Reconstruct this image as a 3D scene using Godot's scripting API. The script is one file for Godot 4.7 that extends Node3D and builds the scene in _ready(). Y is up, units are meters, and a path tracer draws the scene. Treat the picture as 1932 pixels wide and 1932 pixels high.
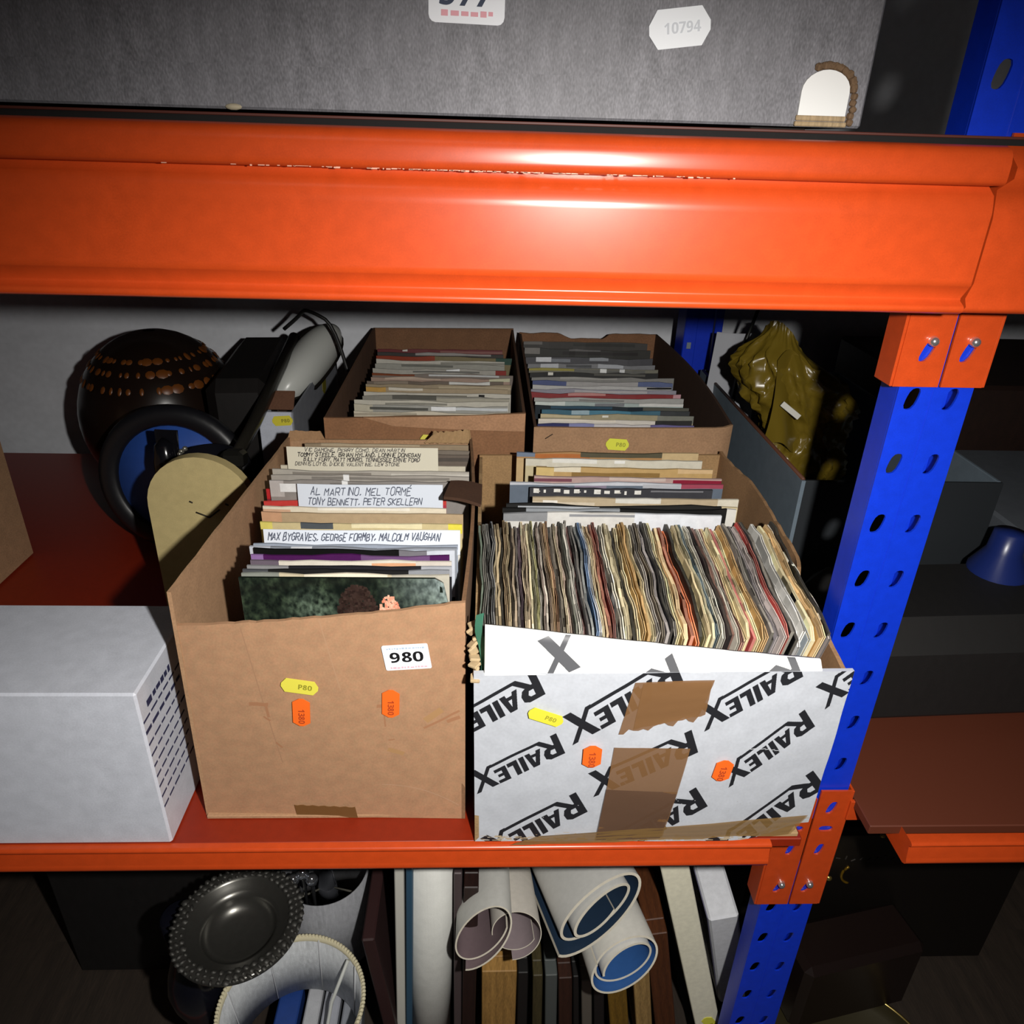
extends Node3D
# A storage rack in a saleroom: cartons of records on an orange shelf, lit by the photographer's flash.
# World: y up, metres. The camera stands at (0, 1.41, 0); the rack front is about half a metre away.

var taken := {}
var mats := {}
var rng := RandomNumberGenerator.new()
var nz := FastNoiseLite.new()

# ---------------------------------------------------------------- nodes and tags
func tag(o: Node, label: String, category: String, group := "", kind := "") -> void:
	if label != "": o.set_meta("label", label)
	if category != "": o.set_meta("category", category)
	if group != "": o.set_meta("group", group)
	if kind != "": o.set_meta("kind", kind)

func free_name(called: String) -> String:
	if not taken.has(called):
		taken[called] = 0
		return called
	taken[called] += 1
	return "%s_%03d" % [called, taken[called]]

func thing(called: String, label: String, category: String, at := Vector3.ZERO, group := "") -> Node3D:
	var o := Node3D.new()
	o.name = free_name(called)
	add_child(o)
	o.position = at
	tag(o, label, category, group)
	return o

func part(called: String, st: SurfaceTool, m: Material, parent: Node, label := "") -> MeshInstance3D:
	var o := MeshInstance3D.new()
	st.generate_normals()
	o.mesh = st.commit()
	o.material_override = m
	if parent == self:
		o.name = free_name(called)
	else:
		var k := called
		var n := 0
		while parent.has_node(NodePath(k)):
			n += 1
			k = "%s_%03d" % [called, n]
		o.name = k
	parent.add_child(o, true)
	if label != "": o.set_meta("label", label)
	return o

func single(called: String, st: SurfaceTool, m: Material, label: String, category: String, group := "") -> MeshInstance3D:
	var o := part(called, st, m, self)
	tag(o, label, category, group)
	return o

func structure(called: String, st: SurfaceTool, m: Material) -> MeshInstance3D:
	var o := part(called, st, m, self)
	o.set_meta("kind", "structure")
	return o

# ---------------------------------------------------------------- materials
func hexc(h: String) -> Color:
	return Color.html(h)

func lin(h: String) -> Color:
	return Color.html(h).srgb_to_linear()

func mat(h: String, rough := 0.8, metal := 0.0, tex: Texture2D = null, scale := 4.0) -> StandardMaterial3D:
	var key := "%s_%s_%s_%s_%s" % [h, rough, metal, tex, scale]
	if mats.has(key): return mats[key]
	var m := StandardMaterial3D.new()
	m.albedo_color = hexc(h)
	m.roughness = rough
	m.metallic = metal
	m.cull_mode = BaseMaterial3D.CULL_DISABLED
	if tex:
		m.albedo_texture = tex
		m.uv1_triplanar = true
		m.uv1_scale = Vector3(scale, scale, scale)
	mats[key] = m
	return m

func uvmat(tex: Texture2D, rough := 0.7) -> StandardMaterial3D:
	var m := StandardMaterial3D.new()
	m.albedo_texture = tex
	m.roughness = rough
	m.cull_mode = BaseMaterial3D.CULL_DISABLED
	return m

func vmat(rough := 0.6, tex: Texture2D = null, scale := 6.0) -> StandardMaterial3D:
	var key := "v_%s_%s" % [rough, tex]
	if mats.has(key): return mats[key]
	var m := StandardMaterial3D.new()
	m.vertex_color_use_as_albedo = true
	m.roughness = rough
	m.cull_mode = BaseMaterial3D.CULL_DISABLED
	if tex:
		m.albedo_texture = tex
		m.uv1_triplanar = true
		m.uv1_scale = Vector3(scale, scale, scale)
	mats[key] = m
	return m

func film(h: String, alpha: float, rough := 0.15) -> StandardMaterial3D:
	var m := StandardMaterial3D.new()
	var c := hexc(h)
	c.a = alpha
	m.albedo_color = c
	m.transparency = BaseMaterial3D.TRANSPARENCY_ALPHA
	m.roughness = rough
	m.cull_mode = BaseMaterial3D.CULL_DISABLED
	return m

# grey-level texture: two noise layers, stretched by sx, sy, between lo and 1
func noise_tex(px: int, f1: float, f2: float, sx: float, sy: float, lo: float, w2 := 0.5, sd := 3) -> ImageTexture:
	var a := FastNoiseLite.new()
	a.seed = sd
	a.frequency = f1
	a.fractal_octaves = 3
	var b := FastNoiseLite.new()
	b.seed = sd + 9
	b.frequency = f2
	b.fractal_octaves = 2
	var im := Image.create(px, px, false, Image.FORMAT_RGB8)
	for y in px:
		# wrapped by blending with the copy one period away
		for x in px:
			var wx := float(x) / px
			var n1 := lerpf(a.get_noise_2d(x * sx, y * sy), a.get_noise_2d((x - px) * sx, y * sy), wx)
			var n2 := lerpf(b.get_noise_2d(x * sx, y * sy), b.get_noise_2d((x - px) * sx, y * sy), wx)
			var t := clampf(0.5 + 0.9 * (n1 * (1.0 - w2) + n2 * w2), 0.0, 1.0)
			var g := lerpf(lo, 1.0, t)
			im.set_pixel(x, y, Color(g, g, g))
	return ImageTexture.create_from_image(im)

# ---------------------------------------------------------------- shapes
func mk() -> SurfaceTool:
	var st := SurfaceTool.new()
	st.begin(Mesh.PRIMITIVE_TRIANGLES)
	st.set_color(Color.WHITE)
	return st

# corners counter-clockwise as seen from outside
func quad(st: SurfaceTool, a: Vector3, b: Vector3, c: Vector3, d: Vector3) -> void:
	for p: Vector3 in [a, c, b, a, d, c]:
		st.add_vertex(p)

func quv(st: SurfaceTool, a: Vector3, b: Vector3, c: Vector3, d: Vector3, ua: Vector2, ub: Vector2, uc: Vector2, ud: Vector2) -> void:
	var ps := [a, c, b, a, d, c]
	var us := [ua, uc, ub, ua, ud, uc]
	for i in 6:
		st.set_uv(us[i])
		st.add_vertex(ps[i])

func tri(st: SurfaceTool, a: Vector3, b: Vector3, c: Vector3) -> void:
	for p: Vector3 in [a, c, b]:
		st.add_vertex(p)

# box with chamfered edges, centred in xf
func rbox(st: SurfaceTool, xf: Transform3D, s: Vector3, bev := 0.001) -> void:
	st.set_smooth_group(-1)
	var h := s / 2.0
	var e := minf(bev, minf(h.x, minf(h.y, h.z)) * 0.45)
	var g := func(x: float, y: float, z: float) -> Vector3: return xf * Vector3(x, y, z)
	var i := h - Vector3(e, e, e)
	for sg: float in [-1.0, 1.0]:
		var f := [
			[Vector3(sg * h.x, -i.y, -i.z), Vector3(sg * h.x, i.y, -i.z), Vector3(sg * h.x, i.y, i.z), Vector3(sg * h.x, -i.y, i.z)],
			[Vector3(-i.x, sg * h.y, -i.z), Vector3(-i.x, sg * h.y, i.z), Vector3(i.x, sg * h.y, i.z), Vector3(i.x, sg * h.y, -i.z)],
			[Vector3(-i.x, -i.y, sg * h.z), Vector3(i.x, -i.y, sg * h.z), Vector3(i.x, i.y, sg * h.z), Vector3(-i.x, i.y, sg * h.z)]]
		for q in f:
			if sg > 0.0: quad(st, xf * q[0], xf * q[1], xf * q[2], xf * q[3])
			else: quad(st, xf * q[3], xf * q[2], xf * q[1], xf * q[0])
	for sa: float in [-1.0, 1.0]:
		for sb: float in [-1.0, 1.0]:
			var flip := sa * sb < 0.0
			var qs := [
				[g.call(sa * h.x, sb * i.y, -i.z), g.call(sa * i.x, sb * h.y, -i.z), g.call(sa * i.x, sb * h.y, i.z), g.call(sa * h.x, sb * i.y, i.z)],
				[g.call(-i.x, sa * h.y, sb * i.z), g.call(-i.x, sa * i.y, sb * h.z), g.call(i.x, sa * i.y, sb * h.z), g.call(i.x, sa * h.y, sb * i.z)],
				[g.call(sb * i.x, -i.y, sa * h.z), g.call(sb * h.x, -i.y, sa * i.z), g.call(sb * h.x, i.y, sa * i.z), g.call(sb * i.x, i.y, sa * h.z)]]
			for q in qs:
				if flip: quad(st, q[3], q[2], q[1], q[0])
				else: quad(st, q[0], q[1], q[2], q[3])
			for sc: float in [-1.0, 1.0]:
				var a: Vector3 = g.call(sa * h.x, sb * i.y, sc * i.z)
				var b: Vector3 = g.call(sa * i.x, sb * h.y, sc * i.z)
				var c: Vector3 = g.call(sa * i.x, sb * i.y, sc * h.z)
				if sa * sb * sc > 0.0: tri(st, a, b, c)
				else: tri(st, a, c, b)

func abox(st: SurfaceTool, lo: Vector3, hi: Vector3, bev := 0.001) -> void:
	rbox(st, Transform3D(Basis.IDENTITY, (lo + hi) / 2.0), hi - lo, bev)

# thick curved sheet: pos(u, v) for u, v in 0..1, thickness t behind the face that sees du x dv
func sheet(st: SurfaceTool, nu: int, nv: int, pos: Callable, t: float, front := Color.WHITE, back := Color.WHITE, edge := Color.WHITE) -> void:
	var P := []
	var Q := []
	for j in nv + 1:
		for i in nu + 1:
			var u := float(i) / nu
			var v := float(j) / nv
			var p: Vector3 = pos.call(u, v)
			var e := 0.004
			var pu: Vector3 = pos.call(minf(u + e, 1.0), v) - pos.call(maxf(u - e, 0.0), v)
			var pv: Vector3 = pos.call(u, minf(v + e, 1.0)) - pos.call(u, maxf(v - e, 0.0))
			var n := pu.cross(pv).normalized()
			P.append(p)
			Q.append(p - n * t)
	var w := nu + 1
	st.set_smooth_group(1)
	st.set_color(front)
	for j in nv:
		for i in nu:
			var k := j * w + i
			var u0 := Vector2(float(i) / nu, 1.0 - float(j) / nv)
			var u1 := Vector2(float(i + 1) / nu, 1.0 - float(j + 1) / nv)
			quv(st, P[k], P[k + 1], P[k + w + 1], P[k + w], u0, Vector2(u1.x, u0.y), u1, Vector2(u0.x, u1.y))
	if t <= 0.0: return
	st.set_smooth_group(2)
	st.set_color(back)
	st.set_uv(Vector2(0.002, 0.002))
	for j in nv:
		for i in nu:
			var k := j * w + i
			quad(st, Q[k + w], Q[k + w + 1], Q[k + 1], Q[k])
	st.set_smooth_group(-1)
	st.set_color(edge)
	for i in nu:
		quad(st, Q[i], Q[i + 1], P[i + 1], P[i])
		var k := nv * w + i
		quad(st, P[k], P[k + 1], Q[k + 1], Q[k])
	for j in nv:
		var k := j * w
		quad(st, Q[k + w], Q[k], P[k], P[k + w])
		k = j * w + nu
		quad(st, P[k + w], P[k], Q[k], Q[k + w])

# flat four-cornered panel (bottom-left, bottom-right, top-right, top-left seen from its face) with an optional offset(u, v)
func panel(st: SurfaceTool, a: Vector3, b: Vector3, c: Vector3, d: Vector3, t: float, nu := 10, nv := 6, off: Variant = null) -> void:
	var f := func(u: float, v: float) -> Vector3:
		var p := a.lerp(b, u).lerp(d.lerp(c, u), v)
		if off != null: p += off.call(u, v)
		return p
	sheet(st, nu, nv, f, t)

# polygon in the xy plane of xf, from z0 to z1 (z1 is the face)
func prism(st: SurfaceTool, poly: PackedVector2Array, z0: float, z1: float, xf: Transform3D, smooth_side := false) -> void:
	var p := poly
	if Geometry2D.is_polygon_clockwise(p):
		p.reverse()
	var ix := Geometry2D.triangulate_polygon(p)
	st.set_smooth_group(-1)
	for k in range(0, ix.size(), 3):
		var a := p[ix[k]]
		var b := p[ix[k + 1]]
		var c := p[ix[k + 2]]
		if (b - a).cross(c - a) < 0.0:
			var s := b
			b = c
			c = s
		tri(st, xf * Vector3(a.x, a.y, z1), xf * Vector3(b.x, b.y, z1), xf * Vector3(c.x, c.y, z1))
		tri(st, xf * Vector3(a.x, a.y, z0), xf * Vector3(c.x, c.y, z0), xf * Vector3(b.x, b.y, z0))
	if smooth_side: st.set_smooth_group(3)
	for i in p.size():
		var a := p[i]
		var b := p[(i + 1) % p.size()]
		quad(st, xf * Vector3(a.x, a.y, z0), xf * Vector3(b.x, b.y, z0), xf * Vector3(b.x, b.y, z1), xf * Vector3(a.x, a.y, z1))

# profile of (radius, height) turned round the y axis of xf
func lathe(st: SurfaceTool, prof: Array, segs: int, xf: Transform3D, group := 1) -> void:
	st.set_smooth_group(group)
	for k in prof.size() - 1:
		var a: Vector2 = prof[k]
		var b: Vector2 = prof[k + 1]
		for i in segs:
			var t0 := TAU * i / segs
			var t1 := TAU * (i + 1) / segs
			var p := func(q: Vector2, t: float) -> Vector3: return xf * Vector3(q.x * cos(t), q.y, -q.x * sin(t))
			if a.x > 1e-6 and b.x > 1e-6: quad(st, p.call(a, t0), p.call(a, t1), p.call(b, t1), p.call(b, t0))
			elif b.x > 1e-6: tri(st, p.call(a, t0), p.call(b, t1), p.call(b, t0))
			elif a.x > 1e-6: tri(st, p.call(a, t0), p.call(a, t1), p.call(b, t0))

func tube(st: SurfaceTool, pts: Array, r: float, segs := 8) -> void:
	st.set_smooth_group(4)
	var rings := []
	for i in pts.size():
		var d: Vector3 = (pts[mini(i + 1, pts.size() - 1)] - pts[maxi(i - 1, 0)]).normalized()
		var s := d.cross(Vector3.UP if absf(d.y) < 0.9 else Vector3.RIGHT).normalized()
		var q := s.cross(d)
		var ring := []
		for k in segs:
			var t := TAU * k / segs
			ring.append(pts[i] + (s * cos(t) + q * sin(t)) * r)
		rings.append(ring)
	for i in pts.size() - 1:
		for k in segs:
			var m := (k + 1) % segs
			quad(st, rings[i][k], rings[i][m], rings[i + 1][m], rings[i + 1][k])
	for k in range(1, segs - 1):
		tri(st, rings[0][0], rings[0][k + 1], rings[0][k])
		var l: Array = rings[-1]
		tri(st, l[0], l[k], l[k + 1])

# profile of (depth behind front, height) swept along x
func rail(st: SurfaceTool, prof: Array, x0: float, x1: float, zf: float) -> void:
	st.set_smooth_group(5)
	var n := 24
	for k in prof.size() - 1:
		var a: Vector2 = prof[k]
		var b: Vector2 = prof[k + 1]
		for i in n:
			var xa := lerpf(x0, x1, float(i) / n)
			var xb := lerpf(x0, x1, float(i + 1) / n)
			quad(st, Vector3(xa, b.y, zf - b.x), Vector3(xb, b.y, zf - b.x), Vector3(xb, a.y, zf - a.x), Vector3(xa, a.y, zf - a.x))
	var poly := PackedVector2Array()
	for q: Vector2 in prof:
		poly.append(q)
	var ix := Geometry2D.triangulate_polygon(poly)
	st.set_smooth_group(-1)
	for x: float in [x0, x1]:
		for k in range(0, ix.size(), 3):
			var t := []
			for m in 3:
				var q := poly[ix[k + m]]
				t.append(Vector3(x, q.y, zf - q.x))
			tri(st, t[0], t[1], t[2])

# flat plate in xy (face at z, thickness t) with slanted slots: holes = [cx, cy, half width, half height, slant]
func slotted(st: SurfaceTool, x0: float, x1: float, y0: float, y1: float, z: float, t: float, holes: Array, xf := Transform3D.IDENTITY) -> void:
	st.set_smooth_group(-1)
	var cells := []
	var xs := [x0]
	var cols := []
	for h in holes:
		var near := false
		for q in cols:
			if absf(q - h[0]) < 0.006: near = true
		if not near: cols.append(h[0])
	cols.sort()
	for i in cols.size() - 1:
		xs.append((cols[i] + cols[i + 1]) / 2.0)
	xs.append(x1)
	for ci in maxi(cols.size(), 1):
		var mine := []
		for h in holes:
			if absf(h[0] - cols[ci]) < 0.006: mine.append(h)
		mine.sort_custom(func(a, b): return a[1] < b[1])
		var ys := [y0]
		for k in mine.size() - 1:
			ys.append((mine[k][1] + mine[k + 1][1]) / 2.0)
		ys.append(y1)
		for k in mine.size():
			cells.append([xs[ci], xs[ci + 1], ys[k], ys[k + 1], mine[k]])
	var N := 16
	for c in cells:
		var h = c[4]
		var o := []
		var r := []
		for k in N:
			var t0 := TAU * (k + 0.5) / N
			var dx := cos(t0)
			var dy := sin(t0)
			var q := pow(pow(absf(dx), 3.0) + pow(absf(dy), 3.0), -1.0 / 3.0)
			o.append(Vector2(h[0] + q * dx * h[2] + q * dy * h[3] * h[4], h[1] + q * dy * h[3]))
			var sx: float = (c[1] - h[0]) / dx if dx > 0.0 else (c[0] - h[0]) / dx
			var sy: float = (c[3] - h[1]) / dy if dy > 0.0 else (c[2] - h[1]) / dy
			var s := minf(sx, sy)
			r.append(Vector2(h[0] + dx * s, h[1] + dy * s))
		var corner := [Vector2(c[1], c[3]), Vector2(c[0], c[3]), Vector2(c[0], c[2]), Vector2(c[1], c[2])]
		var V := func(p: Vector2, zz: float) -> Vector3: return xf * Vector3(p.x, p.y, zz)
		for k in N:
			var m := (k + 1) % N
			quad(st, V.call(o[k], z), V.call(r[k], z), V.call(r[m], z), V.call(o[m], z))
			quad(st, V.call(o[m], z - t), V.call(r[m], z - t), V.call(r[k], z - t), V.call(o[k], z - t))
			quad(st, V.call(o[k], z), V.call(o[m], z), V.call(o[m], z - t), V.call(o[k], z - t))
			for w: Vector2 in corner:
				var a: Vector2 = r[k]
				var b: Vector2 = r[m]
				if absf(a.x - b.x) > 1e-7 and absf(a.y - b.y) > 1e-7 and (w - (a + b) / 2.0).length() < (a - b).length() * 1.6 and ((absf(w.x - a.x) < 1e-6 and absf(w.y - b.y) < 1e-6) or (absf(w.x - b.x) < 1e-6 and absf(w.y - a.y) < 1e-6)):
					tri(st, V.call(a, z), V.call(w, z), V.call(b, z))
					tri(st, V.call(a, z - t), V.call(b, z - t), V.call(w, z - t))
	# outer rim
	quad(st, xf * Vector3(x0, y0, z - t), xf * Vector3(x0, y0, z), xf * Vector3(x0, y1, z), xf * Vector3(x0, y1, z - t))
	quad(st, xf * Vector3(x1, y0, z), xf * Vector3(x1, y0, z - t), xf * Vector3(x1, y1, z - t), xf * Vector3(x1, y1, z))
	quad(st, xf * Vector3(x0, y1, z), xf * Vector3(x1, y1, z), xf * Vector3(x1, y1, z - t), xf * Vector3(x0, y1, z - t))
	quad(st, xf * Vector3(x0, y0, z - t), xf * Vector3(x1, y0, z - t), xf * Vector3(x1, y0, z), xf * Vector3(x0, y0, z))

# ---------------------------------------------------------------- print
func fill_poly(im: Image, pts: Array, c: Color) -> void:
	var lo := 1e9
	var hi := -1e9
	for p: Vector2 in pts:
		lo = minf(lo, p.y)
		hi = maxf(hi, p.y)
	var h := im.get_height()
	var w := im.get_width()
	for y in range(maxi(0, floori(lo)), mini(h, ceili(hi) + 1)):
		var xs := []
		var yy := y + 0.5
		for i in pts.size():
			var a: Vector2 = pts[i]
			var b: Vector2 = pts[(i + 1) % pts.size()]
			if (a.y <= yy) != (b.y <= yy):
				xs.append(a.x + (yy - a.y) * (b.x - a.x) / (b.y - a.y))
		xs.sort()
		for k in range(0, xs.size() - 1, 2):
			var x0 := clampi(roundi(xs[k]), 0, w)
			var x1 := clampi(roundi(xs[k + 1]), 0, w)
			if x1 > x0: im.fill_rect(Rect2i(x0, y, x1 - x0, 1), c)

func stroke(im: Image, a: Vector2, b: Vector2, r: float, c: Color) -> void:
	var d := (b - a)
	var l := d.length()
	var n := Vector2(-d.y, d.x) / maxf(l, 1e-5) * r
	var e := d / maxf(l, 1e-5) * r * 0.6
	fill_poly(im, [a - e + n, b + e + n, b + e - n, a - e - n], c)

# hand-drawn capitals on a 4 x 6 grid
const PEN := {"A": "00 26 40|12 32", "B": "00 06 36 35 33 03|33 42 41 30 00", "C": "45 36 16 05 01 10 30 41", "D": "00 06 26 44 42 20 00", "E": "46 06 00 40|03 33", "F": "00 06 46|03 33", "G": "45 26 04 01 20 41 43 23", "H": "00 06|40 46|03 43", "I": "20 26", "J": "01 10 30 36", "K": "00 06|46 03 40", "L": "06 00 40", "M": "00 06 23 46 40", "N": "00 06 40 46", "O": "10 01 05 16 36 45 41 30 10", "P": "00 06 36 45 43 33 03", "R": "00 06 36 45 43 33 03|23 40", "S": "45 36 16 05 04 42 41 30 10 01", "T": "20 26|06 46", "U": "06 01 10 30 41 46", "V": "06 20 46", "W": "06 10 24 30 46", "X": "00 46|06 40", "Y": "23 06|20 23 46", "Z": "06 46 00 40", "É": "46 06 00 40|03 33|27 38", ",": "11 00", ".": "10 20", "-": "13 33", "0": "10 01 05 16 36 45 41 30 10", "1": "20 26 15", "3": "05 16 36 45 33 42 30 10 01", "6": "36 04 01 10 30 42 33 02", "9": "10 42 45 36 16 04 13 43", "7": "06 46 10", "5": "46 06 03 33 42 30 00", "8": "23 05 16 36 45 23 01 10 30 41 23", "4": "30 36 02 42", "2": "05 16 36 44 00 40", "/": "00 46"}

func write(im: Image, text: String, at: Vector2, cap: float, adv: float, r: float, c: Color, slant := 0.25, jit := 0.05) -> void:
	var x := at.x
	for ch in text:
		if PEN.has(ch):
			var dy := rng.randf_range(-jit, jit) * cap
			var sc := cap * rng.randf_range(0.88, 1.1)
			for line: String in PEN[ch].split("|"):
				var prev := Vector2.INF
				for pt: String in line.split(" "):
					var gx := float(pt.substr(0, 1)) / 4.0 + rng.randf_range(-jit, jit)
					var gy := float(pt.substr(1, 1)) / 6.0 + rng.randf_range(-jit, jit)
					var q := Vector2(x + gx * adv * 0.72 + gy * sc * slant, at.y + dy - gy * sc)
					if prev != Vector2.INF: stroke(im, prev, q, r, c)
					prev = q
		x += adv * (0.55 if ch == " " or ch == "," or ch == "." or ch == "I" else 1.0)

# the carton maker's slanted wordmark: tall R and X, small letters between, a rule under them
func wordmark(im: Image, ro: Vector2, rx: Vector2, size: float, c: Color, ground: Color, only_last := false) -> void:
	var e1 := (rx - ro).normalized()
	var e2 := Vector2(e1.y, -e1.x)      # letter tops, image y runs down
	var L := func(p: Vector2) -> Vector2: return ro + (e1 * (p.x + 0.22 * p.y) + e2 * p.y) * size
	var put := func(poly: Array, col: Color) -> void:
		var q := []
		for p in poly: q.append(L.call(Vector2(p[0], p[1])))
		fill_poly(im, q, col)
	if only_last:
		put.call([[2.92, 1.0], [3.24, 1.0], [3.84, -0.12], [3.54, -0.12]], c)
		put.call([[2.86, -0.02], [3.06, -0.02], [3.98, 1.0], [3.76, 1.0]], c)
		put.call([[2.2, 0.12], [3.02, 0.12], [3.06, 0.0], [2.2, 0.0]], c)
		return
	# R
	put.call([[0, 0.0], [0.27, 0.0], [0.27, 1.0], [0, 1.0]], c)
	put.call([[0, 1.0], [0.6, 1.0], [0.78, 0.9], [0.8, 0.68], [0.7, 0.5], [0.5, 0.42], [0.2, 0.42]], c)
	put.call([[0.3, 0.82], [0.48, 0.82], [0.54, 0.74], [0.48, 0.6], [0.3, 0.6]], ground)
	put.call([[0.28, 0.46], [0.56, 0.46], [0.9, 0.12], [3.02, 0.12], [3.06, 0.0], [0.74, 0.0]], c)
	# A
	put.call([[0.82, 0.3], [1.02, 0.3], [1.22, 0.82], [1.3, 0.3], [1.52, 0.3], [1.38, 1.0], [1.1, 1.0]], c)
	put.call([[1.0, 0.42], [1.4, 0.42], [1.4, 0.55], [1.0, 0.55]], c)
	# I L E
	put.call([[1.58, 0.3], [1.8, 0.3], [1.8, 1.0], [1.58, 1.0]], c)
	put.call([[1.88, 0.3], [2.32, 0.3], [2.32, 0.48], [2.1, 0.48], [2.1, 1.0], [1.88, 1.0]], c)
	put.call([[2.38, 0.3], [2.9, 0.3], [2.9, 0.45], [2.6, 0.45], [2.6, 0.58], [2.82, 0.58], [2.82, 0.71], [2.6, 0.71], [2.6, 0.85], [2.9, 0.85], [2.9, 1.0], [2.38, 1.0]], c)
	# X
	put.call([[2.92, 1.0], [3.24, 1.0], [3.84, -0.12], [3.54, -0.12]], c)
	put.call([[2.86, -0.02], [3.06, -0.02], [3.98, 1.0], [3.76, 1.0]], c)

func ordinal(n: int) -> String:
	var one := ["", "first", "second", "third", "fourth", "fifth", "sixth", "seventh", "eighth", "ninth", "tenth", "eleventh", "twelfth", "thirteenth", "fourteenth", "fifteenth", "sixteenth", "seventeenth", "eighteenth", "nineteenth"]
	if n < 20: return one[n]
	var ten := ["twenty", "thirty", "forty", "fifty", "sixty", "seventy", "eighty", "ninety"]
	var tens := ["twentieth", "thirtieth", "fortieth", "fiftieth", "sixtieth", "seventieth", "eightieth", "ninetieth"]
	if n % 10 == 0: return tens[n / 10 - 2]
	return ten[n / 10 - 2] + "-" + one[n % 10]

# lettering laid on a face; turn is the face's basis (x along the line, z out of the face)
func letters(called: String, text: String, size: float, m: Material, parent: Node, at: Vector3, turn: Basis, bold := true) -> MeshInstance3D:
	var f := SystemFont.new()
	f.font_names = PackedStringArray(["Droid Sans"])
	f.font_weight = 700 if bold else 400
	var t := TextMesh.new()
	t.text = text
	t.font = f
	t.font_size = 32
	t.pixel_size = size / 32.0
	t.depth = 0.0002
	t.curve_step = 1.0
	var o := MeshInstance3D.new()
	o.mesh = t
	o.material_override = m
	o.name = called
	parent.add_child(o, true)
	o.transform = Transform3D(turn, at)
	return o

# gun-printed price sticker with notched ends, lying on a face
func sticker(parent: Node, at: Vector3, turn: Basis, w: float, h: float, colour: String, ink: String, text: String, share := 0.5, off := 0.14) -> Node3D:
	var c := h * 0.34
	var poly := PackedVector2Array([Vector2(-w / 2, -h * 0.12), Vector2(-w / 2 + c * 0.75, -h / 2), Vector2(w / 2 - c * 0.75, -h / 2), Vector2(w / 2, -h * 0.12), Vector2(w / 2, h * 0.12), Vector2(w / 2 - c * 0.75, h / 2), Vector2(-w / 2 + c * 0.75, h / 2), Vector2(-w / 2, h * 0.12)])
	var st := mk()
	prism(st, poly, -0.0002, 0.0004, Transform3D(turn, Vector3.ZERO))
	var o := part("price_sticker", st, mat(colour, 0.6), parent)
	o.position = at
	if text != "":
		letters("sticker_number", text, h * share, mat(ink, 0.7), o, turn * Vector3(w * off, 0, 0.00055), turn)
	return o

func face_basis(roll_deg: float, tilt := Basis.IDENTITY) -> Basis:
	return tilt * Basis(Vector3.BACK, deg_to_rad(roll_deg))

# card or sleeve standing across the box: w wide, h high, t thick, centred on x, top middle at the node's origin.
# patches: [u0, u1, d0, d1, colour] with d measured down from the top edge, in metres
func sleeve_mesh(st: SurfaceTool, w: float, h: float, t: float, base: String, patches: Array, wave: float, lean: float, sd: int) -> void:
	var us := [0.0, 1.0]
	var ds := [0.0, h]
	for k in 9: us.append((k + 1) / 10.0)
	for p in patches:
		for q: float in [p[0], p[1]]:
			if not us.has(q): us.append(q)
		for q: float in [p[2], p[3]]:
			if q < h and not ds.has(q): ds.append(q)
	us.sort()
	ds.sort()
	var P := func(u: float, d: float, back: float) -> Vector3:
		var edge := nz.get_noise_2d(u * 60.0 + sd * 31.7, sd * 7.1) * wave
		var bow := nz.get_noise_2d(u * 40.0 + sd * 11.3, 90.0 + sd * 3.7) * wave * 1.2
		var dd := d
		if d == 0.0: dd = -edge
		return Vector3((u - 0.5) * w, -dd * cos(lean), -back + bow + sin(lean) * dd)
	st.set_smooth_group(-1)
	for i in us.size() - 1:
		for j in ds.size() - 1:
			var um: float = (us[i] + us[i + 1]) / 2.0
			var dm: float = (ds[j] + ds[j + 1]) / 2.0
			var c := base
			for p in patches:
				if um > p[0] and um < p[1] and dm > p[2] and dm < p[3]: c = p[4]
			st.set_color(lin(c))
			quad(st, P.call(us[i], ds[j + 1], 0.0), P.call(us[i + 1], ds[j + 1], 0.0), P.call(us[i + 1], ds[j], 0.0), P.call(us[i], ds[j], 0.0))
			if j == 0:
				quad(st, P.call(us[i], 0.0, 0.0), P.call(us[i + 1], 0.0, 0.0), P.call(us[i + 1], 0.0, t), P.call(us[i], 0.0, t))
		st.set_color(lin(base))
		quad(st, P.call(us[i + 1], h, t), P.call(us[i], h, t), P.call(us[i], 0.0, t), P.call(us[i + 1], 0.0, t))
	for u: float in [0.0, 1.0]:
		quad(st, P.call(u, h, t), P.call(u, h, 0.0), P.call(u, 0.0, 0.0), P.call(u, 0.0, t))

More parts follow.
